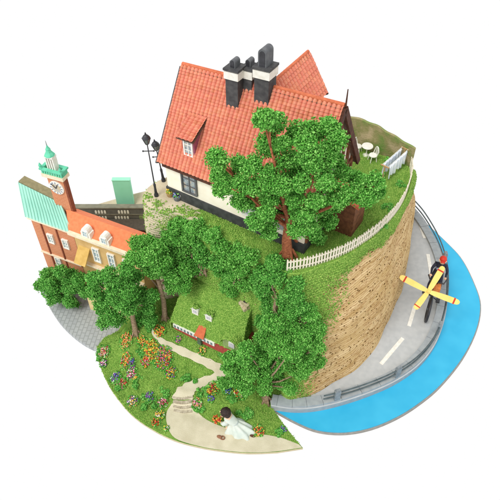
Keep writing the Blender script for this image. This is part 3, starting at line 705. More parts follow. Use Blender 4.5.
shrub(232, 400, .06, 'shrub between the blue flowers and the spreading tree')
shrub(101, 352, .06, 'shrub behind the pink and white flowers at the far left garden edge')
shrub(165, 392, .055, 'shrub left of the top of the stone steps')
shrub(222, 356, .06, 'bush covering the right end of the cottage front wall', leaf=leafA)
shrub(389, 208, .05, 'dark little bush by the right side of the picket fence', Z0)
shrub(399, 184, .04, 'tiny bush near the far end of the picket fence', Z0)
shrub(383, 226, .04, 'small bush on the lawn inside the fence bend', Z0)
shrub(388, 160, .035, 'low plant at the foot of the painted board behind the laundry', Z0, leafA)
# grass blades as one flocked mass on each level
def inpoly(pts2, poly):
    x, y = pts2[:, 0], pts2[:, 1]; ins = np.zeros(len(pts2), bool); kk = len(poly)
    for i in range(kk):
        x1, y1 = poly[i][0], poly[i][1]; x2, y2_ = poly[(i+1) % kk][0], poly[(i+1) % kk][1]
        c = ((y1 > y) != (y2_ > y)) & (x < (x2-x1)*(y-y1)/((y2_-y1)+1e-12)+x1); ins ^= c
    return ins
def blades(name, pts, h, label):
    pts = np.asarray(pts); n_ = len(pts); a = rng.uniform(0, 6.28, n_); hh = h*rng.uniform(.5, 1.3, n_); w_ = h*.33
    dx, dy_ = np.cos(a)*w_, np.sin(a)*w_; lean = rng.normal(size=(n_, 2))*h*.4
    A_ = pts+np.c_[dx, dy_, -0.002*np.ones(n_)]; B_ = pts+np.c_[-dx, -dy_, -0.002*np.ones(n_)]; C_ = pts+np.c_[-dy_, dx, -0.002*np.ones(n_)]; D_ = pts+np.c_[lean, hh]
    Vv = np.stack([A_, B_, C_, D_], 1).reshape(-1, 3); f = np.array([(0, 2, 3), (2, 1, 3), (1, 0, 3)]); Ff = (f[None]+(np.arange(n_)*4)[:, None, None]).reshape(-1, 3)
    o = fastmesh(name, Vv, Ff, grassm); tag(o, label, 'grass', kind='stuff'); return o
# path surfaces first (needed to keep grass off)
up_c = [(150, 326, 2), (155, 336, 3), (165, 344, 5), (180, 351, 6), (200, 360, 6), (214, 367, 7), (222, 373, 8), (214, 379, 7), (200, 384, 9), (190, 389, 13), (184, 395, 17), (183, 400, 20)]
cpts = crom([Vector((a, b_, c)) for a, b_, c in up_c], 5)
def strip(L1, L2, off, T=5):
    mb = MB(); V = []
    for a, c in zip(L1, L2):
        for j in range(T+1):
            q = a.lerp(c, j/T); V.append((q.x, q.y, gh(q.x, q.y)+off))
    mb.add(V, [(i*(T+1)+j, i*(T+1)+j+1, (i+1)*(T+1)+j+1, (i+1)*(T+1)+j) for i in range(len(L1)-1) for j in range(T)]); return mb
cw = [G(p.x, p.y) for p in cpts]; e1, e2 = [], []
for i, p in enumerate(cw):
    t_ = (cw[min(i+1, len(cw)-1)]-cw[max(i-1, 0)]); t_.z = 0; t_.normalize(); w_ = cpts[i].z*.5*.0105*(1+.12*math.sin(i*1.7))
    e1.append(p+Vector((-t_.y, t_.x, 0))*w_); e2.append(p-Vector((-t_.y, t_.x, 0))*w_)
up_strip = strip(e1, e2, .014); po = up_strip.build('garden_path', sandm); tag(po, kind='structure')
lo_out = crom([G(*q) for q in [(172, 404), (167, 412), (167, 424), (175, 438.5), (200, 446.8), (225, 451), (250, 453), (275, 452), (302, 448)]], 5)
lo_in = crom([G(*q) for q in [(193, 402), (195, 408), (200, 415), (210, 422), (225, 428), (240, 431), (258, 434), (280, 438), (299, 445)]], 5)
po2 = strip(lo_out, lo_in, .010, 10).build('sandy_forecourt', sandm); tag(po2, kind='structure')
for i, yy in enumerate((397, 401.5, 406, 410.5)):
    b = MB(); a = G(173+i*.3, yy); c = G(193-i*.3, yy-.5+i*.4)
    mids = crom([a, a.lerp(c, .5)+Vector((0, -.012, 0)), c], 5)
    for p, q in zip(mids, mids[1:]):
        zt = max(gh(p.x, p.y), gh(q.x, q.y))+.014
        p = Vector((p.x, p.y, zt-.012)); q = Vector((q.x, q.y, zt-.012)); b.beam(p, q, .03, .024)
    s_ = b.build('stone_step', mat('step_stone', srgb(200, 190, 168), srgb(160, 148, 126), 40, .85, .4, 80))
    tag(s_, ['uppermost of the four pale stone steps on the garden path', 'second stone step from the top of the garden path', 'third stone step from the top of the garden path', 'lowest stone step, next to the sandy forecourt'][i], 'step', 'stone steps of the garden path')
u3 = [ [v for v in zip(e1, e2)] ]
pathpoly1 = [(p.x, p.y) for p in e1]+[(p.x, p.y) for p in e2[::-1]]; pathpoly2 = [(p.x, p.y) for p in [lo_in[i].lerp(q, 1.12) for i, q in enumerate(lo_out)]]+[(p.x, p.y) for p in lo_in[::-1]]
c_ = np.array([[random.uniform(-1.65, .55), random.uniform(-1.72, .0)] for _ in range(90000)])
keep = inpoly(c_, [(p.x, p.y) for p in gpoly])
seg = np.zeros(len(c_), bool)
for i in range(0, len(cw)-1):
    seg |= np.hypot(c_[:, 0]-cw[i].x, c_[:, 1]-cw[i].y) < cpts[i].z*.5*.0105*.95
keep &= ~seg & ~inpoly(c_, pathpoly2); c_ = c_[keep]
gz = np.array([gh(x, y) for x, y in c_]); blades('lawn_grass', np.c_[c_, gz], .016, 'short green flocked grass of the garden')
c_ = np.array([[random.uniform(-1, 1.7), random.uniform(-1.05, 1)] for _ in range(90000)])
keep = inpoly(c_, [(p.x, p.y) for p in rim]); c_ = c_[keep]
lx = (c_[:, 0]-HX)*hu.x+(c_[:, 1]-HY)*hu.y; ly = (c_[:, 0]-HX)*hn.x+(c_[:, 1]-HY)*hn.y
keep = ~((lx > -.01) & (lx < HL+.01) & (ly > 0) & (ly < HW)) & ~((c_[:, 0] < -.42))
c_ = c_[keep]; blades('hilltop_grass', np.c_[c_, np.full(len(c_), Z0)], .014, 'short green flocked grass of the hilltop lawn')
# moss skirt spilling over the rim and the green lower left of the cliff
pts = []; cv = [v.co.copy() for v in cliff.data.vertices]; kk = k
for _ in range(420000):
    jf = random.random()*kk; t_ = random.random()**1.3; rf_ = t_*(NL-1); j = int(jf) % kk; r = int(rf_)
    f_, g_ = jf-int(jf), rf_-r
    p = cv[r*kk+j].lerp(cv[r*kk+(j+1) % kk], f_).lerp(cv[(r+1)*kk+j].lerp(cv[(r+1)*kk+(j+1) % kk], f_), g_)
    if p.y > .9 or p.x < -.5 and random.random() > .012: continue
    ns = mnoise.noise(Vector((p.x*4, p.y*4, p.z*4)))+.5*mnoise.noise(Vector((p.x*13, p.y*13, p.z*13)))
    edge_ = .70-.16*sstep(.1, 1, t_); pr1 = sstep(-.14, .16, edge_-p.x+.10*ns); pr2 = sstep(-.05, .05, .10-t_+.05*ns)
    if t_ > .985 or random.random() > max(pr1, pr2)**1.3: continue
    nx_ = Vector((p.x-.15, p.y-.2, 0)).normalized()
    pts.append(tuple(p+nx_*random.uniform(.001, .008)))
    if len(pts) > 150000: break
Vv, Ff = flakes(pts, .0085); o = fastmesh('cliff_moss', Vv, Ff, grassm); tag(o, 'green moss and grass creeping down the cliff face from its rim', 'moss', kind='stuff')
# small vines/patches on the plaza side of the cliff
pts = []
for cx, cy, r_, n_ in [(158, 204, 4, 90), (165, 212, 5, 120), (147, 197, 4, 80), (172, 220, 4, 100), (162, 226, 4, 90), (180, 210, 5, 120), (190, 214, 5, 140), (212, 224, 7, 260), (228, 231, 7, 260), (242, 238, 6, 200), (150, 215, 3, 50), (168, 232, 4, 70)]:
    for _ in range(n_):
        X = random.gauss(cx, r_*.8); Y = random.gauss(cy, r_*.5); h = hitcliff(X, Y)
        p = P(X, Y, Z0)
        if h is None or h.z > Z0-.01 or inpoly(np.array([[p.x, p.y]]), [(q.x, q.y) for q in rim])[0]: h = p if inpoly(np.array([[p.x, p.y]]), [(q.x, q.y) for q in rim])[0] else h
        if h is not None: pts.append(tuple(h+Vector((0, 0, .004))))
Vv, Ff = flakes(pts, .009); o = fastmesh('creeping_plants', Vv, Ff, grassm); tag(o, 'thin green creepers scattered on the pale stone below the plaza', 'creepers', kind='stuff')
# ================================================================== FLOWERS
def flowers(px, py, rpx, cols, label, n_=None):
    p = G(px, py); r = rpx*.0102; o = thing('flower_patch', p, label, 'flowers', 'flower patches in the garden')
    n_ = n_ or int(95*(rpx/6)**2)
    a = rng.uniform(0, 6.28, n_); q = rng.uniform(0, 1, n_)**.6*r; xs, ys = np.cos(a)*q, np.sin(a)*q*1.05
    zs = np.array([gh(p.x+x, p.y+y)-p.z for x, y in zip(xs, ys)])+rng.uniform(.02, .042, n_)*(1-.4*(q/r)**2)
    Vv, Ff = flakes(np.c_[xs, ys, zs], .0105, jit=.35); mats_ = [FM[c] for c in cols]
    fastmesh('blossoms', Vv, Ff, mats_, o, np.repeat(rng.integers(0, len(cols), n_), 8))
    m_ = n_*2; a = rng.uniform(0, 6.28, m_); q = rng.uniform(0, 1, m_)**.5*r*1.15; xs, ys = np.cos(a)*q, np.sin(a)*q
    zs = np.array([gh(p.x+x, p.y+y)-p.z for x, y in zip(xs, ys)])+rng.uniform(.0, .03, m_)
    Vv, Ff = flakes(np.c_[xs, ys, zs], .011, jit=.4); fastmesh('leaves', Vv, Ff, [leafA], o)
for a in [(126, 341, 6.5, ['peach', 'orange', 'peach', 'yellow'], 'peach and orange flowers below the bare tan trunk at the garden top'),
          (104, 354, 6.5, ['pink', 'white', 'peach', 'crimson'], 'pink and white flowers at the leftmost garden edge, upper clump'),
          (104, 365, 4, ['pink', 'purple', 'white'], 'small pink flowers at the leftmost garden edge, lower clump'),
          (126, 362, 6, ['red', 'orange', 'yellow', 'pink'], 'red and orange flowers left of the purple ones in mid garden'),
          (132, 364, 4, ['purple', 'blue', 'purple'], 'purple and blue flowers in mid garden beside the red and orange clump'),
          (132, 374, 5.5, ['pink', 'crimson', 'purple', 'white'], 'pink and crimson flowers below the purple clump in mid garden'),
          (135, 380, 3, ['yellow', 'orange'], 'tiny yellow and orange flowers below the pink and crimson clump'),
          (150, 352, 9, ['yellow', 'orange', 'yellow', 'red'], 'largest bed of yellow and orange flowers near the upper path'),
          (163, 359, 9, ['yellow', 'purple', 'red', 'pink', 'orange'], 'mixed yellow, red and purple flower bed right of the largest bed'),
          (146, 362, 5, ['red', 'orange', 'pink'], 'red flowers at the lower edge of the largest yellow bed'),
          (142, 342, 4.5, ['peach', 'orange', 'yellow'], 'peach flowers between the tan trunk and the upper path'),
          (160, 331, 5.5, ['orange', 'yellow', 'red'], 'orange flowers beside the upper end of the path left of the cottage'),
          (171, 374, 5.5, ['orange', 'red', 'yellow', 'purple'], 'orange and red flowers on the lawn above the stone steps'),
          (116, 379, 5.5, ['white', 'purple', 'blue'], 'white and purple flowers on the left lawn slope'),
          (122, 385, 5, ['pink', 'red', 'crimson', 'peach'], 'pink and red flowers just below the white and purple ones'),
          (133, 402, 5.5, ['peach', 'white', 'yellow', 'purple'], 'peach and white flowers near the front left garden edge'),
          (150, 398, 4, ['blue', 'purple', 'purple'], 'blue-purple flowers on the bush left of the steps'),
          (163, 404, 4.5, ['pink', 'crimson', 'white'], 'pink flowers touching the left end of the stone steps'),
          (160, 416, 4.5, ['white', 'yellow', 'peach'], 'white and pale yellow flowers below the steps at the path edge'),
          (156, 423, 4, ['red', 'red', 'orange'], 'bright red flowers at the front garden rim'),
          (166, 429, 2.6, ['yellow', 'white'], 'tiny yellow flowers at the front rim where the sand begins'),
          (178, 340, 3, ['pink', 'purple'], 'pink flowers between the cottage wall and the path'),
          (202, 352, 3.5, ['yellow', 'peach'], 'small yellow flowers under the right part of the cottage wall'),
          (213, 390, 6, ['red', 'yellow', 'orange', 'crimson'], 'red and yellow flowers right of the path above the seated person'),
          (227, 391, 4, ['blue', 'blue', 'white'], 'blue flowers between two red and yellow clumps'),
          (240, 393, 6.5, ['red', 'yellow', 'white', 'crimson'], 'red and yellow flowers under the spreading tree'),
          (211, 400, 3, ['purple', 'blue'], 'small purple flowers above the bouquet'),
          (197, 405, 4.5, ['pink', 'white', 'peach'], 'pink and white flowers at the right end of the steps'),
          (258, 432, 5.5, ['orange', 'red', 'yellow', 'peach'], 'orange and red flowers at the hem of the white dress'),
          (283, 430, 3, ['blue', 'purple'], 'few blue flowers near the lawn tip')]:
    flowers(*a)
# ================================================================== COTTAGE
ca = P(174, 327, .42); cb = P(216, 347, .42); cd = (cb-ca); cd.z = 0; CLn = cd.length; ang = math.atan2(cd.y, cd.x)
cz = .425
cot = thing('cottage', (ca.x, ca.y, cz), 'low cottage with a grass-covered roof at the back of the garden', 'cottage', rz=ang)
CW = .5; ch = .085
cottage_len = CLn+.26
b = MB(); b.box(0, cottage_len, 0, CW, -.06, ch); b.build('wall', mat('brick_red_wall', srgb(178, 78, 66), srgb(154, 64, 56), 40, .8, .3, 90), cot)
cu = Vector((math.cos(ang), math.sin(ang), 0)); cn = Vector((-cu.y, cu.x, 0))
# strip window
b = MB(); b.box(.012, CLn-.005, -.022, -.0, .028, .078); fo = b.build('window', whitem, cot)
b = MB()
for i in range(12):
    x = .022+i*(CLn-.03)/12; b.box(x, x+.022, -.025, -.0225, .036, .07)
b.build('pane', mat('dark_pane', srgb(92, 108, 112), srgb(130, 146, 150), 40, .3), fo)
b = MB(); b.box(CLn*.60, CLn*.60+.04, -.03, -.001, -.05, .05); b.build('door', mat('green_door', srgb(74, 96, 74), srgb(90, 112, 88), 30), cot)
b = MB(); b.slab([(CLn*.56, -.05, .10), (CLn*.78, -.05, .10), (CLn*.74, .06, .2), (CLn*.60, .06, .2)], .012, (0, -.6, .8)); b.build('canopy', mat('copper_canopy', srgb(206, 110, 70), srgb(190, 96, 60), 30), cot)
# roof: lofted soft gable with real flock
def roofz_c(u, v):   # u 0..1 along, v 0..1 across (front to back)
    rt = math.sin(min(1, v*1.05)*math.pi*.5) if v < .62 else math.cos((v-.62)/.38*math.pi*.5)
    r = math.sin(math.pi*.5*min(1, v/.6))**.9 if v < .6 else 1-.55*((v-.6)/.4)**1.6
    return ch-.01+.40*r*(1-.10*abs(2*u-1)**3)
NU, NV = 30, 24; V = []
for i in range(NU+1):
    for j in range(NV+1):
        u, v = i/NU, j/NV; ins = .05*math.sin(math.pi*.5*min(1, v/.6))
        x = -.03+ins+(cottage_len+.06-2*ins)*u; y = -.008+(CW+.02)*v; z = roofz_c(u, v)
        V.append(Vector((x, y, z+.008*vnoise(x*12, y*12))))
f = [(i*(NV+1)+j, (i+1)*(NV+1)+j, (i+1)*(NV+1)+j+1, i*(NV+1)+j+1) for i in range(NU) for j in range(NV)]
b = MB(); b.add(V, f)
# gable skirts
for i in (0, NU):
    o_ = len(b.v); col = [V[i*(NV+1)+j] for j in range(NV+1)]
    b.add([tuple(p) for p in col]+[(p.x, p.y, -.03) for p in col], [(j, j+1, j+2+NV, j+1+NV) for j in range(NV)])
rfc = b.build('roof', grassd, cot, True)
gp = []
for _ in range(15000):
    i = random.randrange(NU); j = random.randrange(NV); a, c, d = V[i*(NV+1)+j], V[(i+1)*(NV+1)+j], V[i*(NV+1)+j+1]; gp.append(tuple(a+(c-a)*random.random()+(d-a)*random.random()))
for i in (0, NU):
    for _ in range(1500):
        j = random.randrange(NV); p = V[i*(NV+1)+j]; gp.append((p.x, p.y, random.uniform(-.03, p.z)))
Vv, Ff = flakes(gp, .0085); gg = fastmesh('roof_grass', Vv, Ff, grassm, rfc); gg['kind'] = 'stuff'
def croof(px, py):
    """pixel -> cottage local point on the roof"""
    inv = Matrix.Rotation(-ang, 3, 'Z'); best = None
    for p in V:
        w_ = Matrix.Rotation(ang, 3, 'Z') @ p+cot.location; X, Y = pix(w_); d = (X-px)**2+(Y-py)**2+(1000 if p.y > CW*.62 else 0)
        if best is None or d < best[0]: best = (d, p)
    return best[1]
for px, py in ((197.5, 309), (211, 315)):
    p = croof(px, py); b = MB(); w_ = .068
    gabled(b, p.x-w_/2, p.x+w_/2, p.y-.03, p.y+.06, p.z-.04, p.z+.03, p.z+.03)
    d_ = b.build('dormer', whitecard, rfc)
    m2 = MB()
    for i in range(60): pass
    hump = [(p.x+random.gauss(0, w_*.3), p.y+random.uniform(-.02, .07), p.z+.045+random.uniform(-.012, .012)) for _ in range(160)]
    b = MB(); b.slab([(p.x-w_/2-.012, p.y-.036, p.z+.03), (p.x+w_/2+.012, p.y-.036, p.z+.03), (p.x, p.y-.036, p.z+.0452)][::1], .004, (0, -1, 0))
    # gable front + window bars
    for q in (-.012, .012): b.beam((p.x+q, p.y-.034, p.z-.03), (p.x+q, p.y-.034, p.z+.03), .004, .004)
    b.build('dormer_front', whitem, d_)
    b = MB(); b.box(p.x-.02, p.x+.02, p.y-.0325, p.y-.0305, p.z-.015, p.z+.02); b.build('pane', mat('lilac_pane', srgb(176, 176, 186), srgb(204, 200, 206), 30), d_)
    Vv, Ff = flakes([(a_, b_, c_) for a_, b_, c_ in hump], .012); fastmesh('dormer_thatch', Vv, Ff, grassm, d_)
# eyebrow gable on the right
p = croof(234, 332)
b = MB(); n_ = 12; R1 = .10
y0e = p.y-.10; z0e = p.z-.10
arc = [(R1*math.cos(math.pi*i/n_), R1*.95*math.sin(math.pi*i/n_)) for i in range(n_+1)]
x_, y_ = p.x, .0
pts1 = [(x_+a_, y0e, z0e+c_) for a_, c_ in arc]; pts2 = [(x_+a_*.9, y0e+.22, z0e+.04+c_*1.1) for a_, c_ in arc]
b.add(pts1+pts2, [(i, i+1, i+2+n_, i+1+n_) for i in range(n_)]); ey = b.build('eyebrow_roof', grassd, rfc)
b = MB(); b.slab([(x_+a_*.82, y0e+.015, z0e+c_*.82) for a_, c_ in arc]+[(x_-R1*.82, y0e+.015, z0e-.07), (x_+R1*.82, y0e+.015, z0e-.07)], .01, (0, -1, 0)); b.build('eyebrow_wall', mat('pale_green_wall', srgb(150, 170, 110), srgb(120, 146, 84), 30), ey)
b = MB(); b.box(x_-.01, x_+.05, y0e, y0e+.014, z0e-.01, z0e+.06); b.box(x_-.004, x_+.044, y0e-.003, y0e-.0005, z0e-.004, z0e+.054, 1); b.build('window', [whitem, MATS['lilac_pane']], ey)
hp = []
for _ in range(2600):
    t_ = random.random()*math.pi; s_ = random.random(); hp.append((x_+R1*math.cos(t_)*(1-.1*s_), y0e-.005+.22*s_, z0e+R1*.97*math.sin(t_)+.04*s_))
Vv, Ff = flakes(hp, .0095); gg = fastmesh('eyebrow_grass', Vv, Ff, grassm, ey); gg['kind'] = 'stuff'
# stone chimneys
for px, py, s_ in ((211, 288, .085), (246, 309, .09)):
    p = Matrix.Rotation(-ang, 3, 'Z') @ (P(px, py, cz+.38)-cot.location); p.z = .38; b = MB()
    for q in range(5):
        e = s_*(1+.12*math.sin(q*2.4))/2*1.1; M_ = Matrix.Translation((p.x, p.y, 0)) @ Matrix.Rotation(q*.35, 4, 'Z')
        b.box(-e, e, -e, e, p.z-.05+q*.032, p.z-.05+q*.032+.033, 0, M_)
    c0 = b.build('chimney', stonem, rfc); b = MB(); b.box(p.x-.018, p.x+.018, p.y-.018, p.y+.018, p.z+.1105, p.z+.12); b.build('flue', blackm, c0)
# ================================================================== TOWN
g0 = P(53, 281, 0)
zt = zfor(g0.x, g0.y, 216)
tl = Vector((g0.x, g0.y, 0)); tr_ = P(72, 231, zt); tr_.z = 0
bu = (tr_-tl).normalized(); bn = Vector((-bu.y, bu.x, 0)); bang = math.atan2(bu.y, bu.x); BL = (tr_-tl).length
brickm = brickmat('orange_brick', srgb(204, 136, 98), srgb(196, 126, 90), srgb(212, 152, 116), .05, .02)
def solve2(root, x, z, px, py):
    """local (y,z) so that (x,y,z) in root lands on the pixel"""
    y_, z_ = .2, z
    M_ = Matrix.Translation(root.location) @ Matrix.Rotation(root.rotation_euler.z, 4, 'Z')
    for _ in range(30):
        f0 = pix(M_ @ Vector((x, y_, z_))); fy = pix(M_ @ Vector((x, y_+1e-3, z_))); fz = pix(M_ @ Vector((x, y_, z_+1e-3)))
        a, b_, c, d = (fy[0]-f0[0])*1e3, (fz[0]-f0[0])*1e3, (fy[1]-f0[1])*1e3, (fz[1]-f0[1])*1e3; ex, ey_ = px-f0[0], py-f0[1]; det = a*d-b_*c
        if abs(det) < 1e-6: break
        y_ += (ex*d-b_*ey_)/det*.7; z_ += (a*ey_-c*ex)/det*.7
    return y_, z_
brick = thing('town_building', tl, 'brick building with mint green sloping roof left of the clock tower', 'building', 'town buildings', bang)
ry = .13
b = MB(); b.box(0, BL, 0, ry+.1, 0, zt-.002); b.build('wall', brickm, brick)
stone = mat('trim_cream', srgb(240, 226, 198), srgb(226, 210, 180), 30, .8)
b = MB(); b.beam((-.02, -.012, zt-.01), (BL+.02, -.012, zt-.01), .03, .03); b.build('cornice', stone, brick)
b = MB(); b.beam((-.0, -.008, zt*.5), (BL, -.008, zt*.5), .02, .014); b.build('string_course', stone, brick)
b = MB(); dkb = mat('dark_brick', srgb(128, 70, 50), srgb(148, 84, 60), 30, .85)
for x in (.12, .31): b.box(x, x+.014, -.012, 0, 0, zt-.03)
b.build('pilaster', dkb, brick)
# mint roof: solve ridge depth from the left end
ry = .13
def fixz(root, x, y, py):
    M_ = Matrix.Translation(root.location) @ Matrix.Rotation(root.rotation_euler.z, 4, 'Z'); w_ = M_ @ Vector((x, y, 0)); return zfor(w_.x, w_.y, py)
rz_ = fixz(brick, -.05, ry, 185); rx0, rx1 = -.15, BL-.19; rzr = fixz(brick, rx1, ry, 203)
mroof = mat('mint_seamed_roof', srgb(166, 220, 202), srgb(150, 210, 192), 6, .6)
b = MB(); b.slab([(-.03, -.03, zt), (BL+.03, -.03, zt), (rx1, ry, rzr), (rx0, ry, rz_)], .02)
nse = 14
for i in range(nse+1):
    t_ = i/nse; a = Vector((-.03, -.03, zt+.003)).lerp(Vector((BL+.03, -.03, zt+.003)), t_); c = Vector((rx0, ry, rz_+.003)).lerp(Vector((rx1, ry, rzr+.003)), t_); b.beam(a, c, .006, .008)
b.build('roof', mroof, brick)
olive = mat('olive_card', srgb(132, 124, 92), srgb(150, 140, 106), 30, .85)
b = MB(); b.hexa([(rx0, ry+.005, zt-.1), (rx1, ry+.005, zt-.1), (rx1, ry+.1, zt-.1), (rx0, ry+.1, zt-.1), (rx0, ry+.005, rz_+.012), (rx1, ry+.005, rzr+.012), (rx1, ry+.1, rzr+.012), (rx0, ry+.1, rz_+.012)]); b.build('rear_wall', olive, brick)
for x, z in ((.17, zt-.3), (.17, zt*.18), (.36, zt-.3), (.36, zt*.18), (.17, zt*.36)):
    if x+.08 < BL: window(brick, (x, 0, z), (1, 0, 0), .075, .13, 2, 3, whitem, mat('blue_pane', srgb(150, 176, 186), srgb(180, 200, 206), 30, .3), bar=.01)
# yellow building
yl = tr_+bu*.005; yz = zfor(yl.x, yl.y, 229); ye = P(126, 249, yz); ye.z = 0
yu = (ye-yl).normalized(); yang = math.atan2(yu.y, yu.x); YL = (ye-yl).length+.15
yel = thing('town_building', yl, 'yellow building with orange roof and white dormers right of the brick one', 'building', 'town buildings', yang)
ochre = mat('ochre_plaster', srgb(216, 182, 122), srgb(200, 164, 104), 14, .85)
b = MB(); b.box(0, YL, .0, .25, 0, yz-.004); b.build('wall', ochre, yel)
y1_ = .12; z1_ = fixz(yel, .0, y1_, 213)
orr = mat('orange_roof_card', srgb(240, 138, 92), srgb(232, 124, 80), 30, .75, .3, 90)
b = MB(); b.slab([(-.02, -.03, yz), (YL+.02, -.03, yz), (YL-.02, y1_, z1_), (-.13, y1_, z1_)], .02); b.slab([(YL+.02, .27, yz), (-.13, .27, yz), (-.13, y1_+.002, z1_), (YL+.02, y1_+.002, z1_)], .02); b.build('roof', orr, yel)
b = MB(); b.beam((-.01, -.04, yz-.012), (YL+.02, -.04, yz-.012), .05, .03); b.build('cornice', stone, yel)
b = MB(); b.beam((0, -.02, yz*.58), (YL, -.02, yz*.58), .04, .02); b.build('string_course', stone, yel)
b = MB(); b.box(.1, YL, -.16, -.001, 0, yz*.3); b.build('arcade', mat('pale_yellow_stone', srgb(236, 214, 160), srgb(222, 198, 140), 20, .85), yel)
b = MB(); b.slab([(.03, -.13, yz*.66), (.17, -.13, yz*.66), (.17, -.001, yz*.80), (.03, -.001, yz*.80)], .015); b.build('awning', mat('gold_awning', srgb(216, 180, 104), srgb(200, 162, 86), 20), yel)
bp_ = MATS['blue_pane']
nw = 4
for i in range(nw):
    x = .21+i*.185
    if x+.1 > YL: break
    fo = window(yel, (x, 0, yz*.66), (1, 0, 0), .085, .2, 2, 3, whitem, bp_, bar=.012)
    window(yel, (x, 0, yz*.34), (1, 0, 0), .085, .16, 2, 3, whitem, bp_, bar=.012)
for px in (88, 107):
    # dormers on the roof slope
    best = min(((abs(pix(Matrix.Translation(yl) @ Matrix.Rotation(yang, 4, 'Z') @ Vector((x/100, .0, yz+.05)))[0]-px), x/100) for x in range(0, 140)))[1]
    b = MB(); w_ = .11; yd = -.045; pts = [(best-w_/2, yd, yz-.0), (best+w_/2, yd, yz-.0), (best+w_/2, yd, yz+.075)]+[(best+w_/2*math.cos(math.pi*i/8)*.8, yd, yz+.075+.06*math.sin(math.pi*i/8)) for i in range(9)]+[(best-w_/2, yd, yz+.075)]
    b.slab(pts, .07, (0, -1, 0)); d_ = b.build('dormer', whitecard, yel)
    window(d_, (best-.03, yd, yz+.02), (1, 0, 0), .06, .08, 2, 2, whitem, bp_, bar=.008, dep=.008)
# clock tower
tw0 = P(69.5, 214, z1_)
ty0 = tw0.y+.10; tww = .18; tw0.x += .03
tower = thing('clock_tower', (tw0.x, ty0, 0), 'tall brick clock tower with mint green balustrade and pointed roof', 'clock tower', None, bang*.85)
ztop = zfor(tw0.x, ty0, 175)
lean = Vector((0, 0, 0))
tower.location.x = PY(66.5, 212, ty0).x; ztop = zfor(tower.location.x, ty0, 176)
hw = tww/2
b = MB(); b.box(-hw, hw, -hw*.28, hw*.28, 0, ztop); b.build('shaft', brickm, tower)
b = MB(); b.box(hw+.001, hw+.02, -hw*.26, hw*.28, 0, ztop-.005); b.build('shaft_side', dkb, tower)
# clock face
zc2 = ztop-.12; b = MB(); b.lathe((0, -hw*.28, zc2), [(.08, 0), (.08, .012), (.074, .014)], 32, 0, (0, -1, 0)); face = b.build('clock_face', whitecard, tower)
goldm = mat('dial_tan', srgb(206, 184, 140), srgb(170, 180, 190), 40, .6); navy = mat('dial_blue', srgb(96, 116, 150), srgb(120, 140, 170), 30)
yf = -hw*.28-.016
b = MB(); b.lathe((0, yf+.001, zc2), [(.047, 0), (.047, .002)], 28, 0, (0, -1, 0)); b.build('dial', goldm, face)
for i in range(12):
    b = MB(); a = i*math.pi/6; b.beam((.054*math.sin(a), yf, zc2+.054*math.cos(a)), (.069*math.sin(a), yf, zc2+.069*math.cos(a)), .007, .004, up=(0, 1, 0)); b.build('hour_mark', navy, face)
b = MB(); b.beam((0, yf-.004, zc2), (.022, yf-.004, zc2+.045), .008, .004, up=(0, 1, 0)); b.beam((0, yf-.006, zc2), (-.045, yf-.006, zc2+.05), .006, .004, up=(0, 1, 0)); b.build('hands', blackm, face)
b = MB(); b.box(-hw-.03, hw+.03, -hw*.28-.03, hw*.28+.03, ztop, ztop+.04); b.build('cornice', stone, tower)
mg = mat('mint_trim', srgb(110, 208, 172), srgb(96, 192, 156), 20, .7)
b = MB(); z = ztop+.04
for i in range(9): x = -hw-.015+i*(tww+.03)/8; b.box(x-.008, x+.008, -hw*.28-.024, -hw*.28-.01, z, z+.045)
for i in range(9): x = -hw-.015+i*(tww+.03)/8; b.box(x-.008, x+.008, hw*.28+.01, hw*.28+.024, z, z+.045)
for s_ in (-1, 1):
    for j in range(5): y = -hw*.28+j*hw*.56/4; b.box(s_*(hw+.018)-.007, s_*(hw+.018)+.007, y-.007, y+.007, z, z+.045)
b.box(-hw-.035, hw+.035, -hw*.28-.035, -hw*.28-.003, z+.045, z+.062); b.box(-hw-.035, hw+.035, hw*.28+.003, hw*.28+.035, z+.045, z+.062)
b.box(-hw-.035, -hw-.003, -hw*.28-.0025, hw*.28+.0025, z+.045, z+.062); b.box(hw+.003, hw+.035, -hw*.28-.0025, hw*.28+.0025, z+.045, z+.062)
b.build('balustrade', mg, tower)
for sx in (-1, 1):
    b = MB(); b.lathe((sx*(hw+.02), -hw*.28-.02, z+.063), [(.018, 0), (.012, .012), (.016, .03), (.002, .06)], 8); b.build('finial', mg, tower)
zb_ = z
b = MB(); b.box(-.055, .055, -.04, .04, zb_, zb_+.04); b.build('belfry_base', whitecard, tower)
b = MB(); b.box(-.045, .045, -.035, .035, zb_+.19, zb_+.21); b.build('belfry_entablature', whitecard, tower)
for x in (-.039, -.013, .013, .039):
    b = MB(); b.box(x-.006, x+.006, -.03, .03, zb_+.04, zb_+.19); b.build('column', whitecard, tower)
b = MB(); b.box(-.036, .036, .0, .02, zb_+.04, zb_+.19); b.build('bell_chamber', mat('belfry_brown', srgb(150, 104, 80), srgb(170, 124, 96), 30), tower)
b = MB(); b.lathe((0, 0, zb_+.21), [(.052, 0), (.046, .012), (.028, .035), (.022, .06), (.024, .068), (.011, .09), (.003, .115)], 8); b.build('tower_roof', mg, tower)
b = MB(); b.tube([(0, 0, zb_+.32), (0, 0, zb_+.37)], [.005, .002], 6); b.build('spire', mat('spire_grey', srgb(150, 160, 158), srgb(130, 140, 138)), tower)
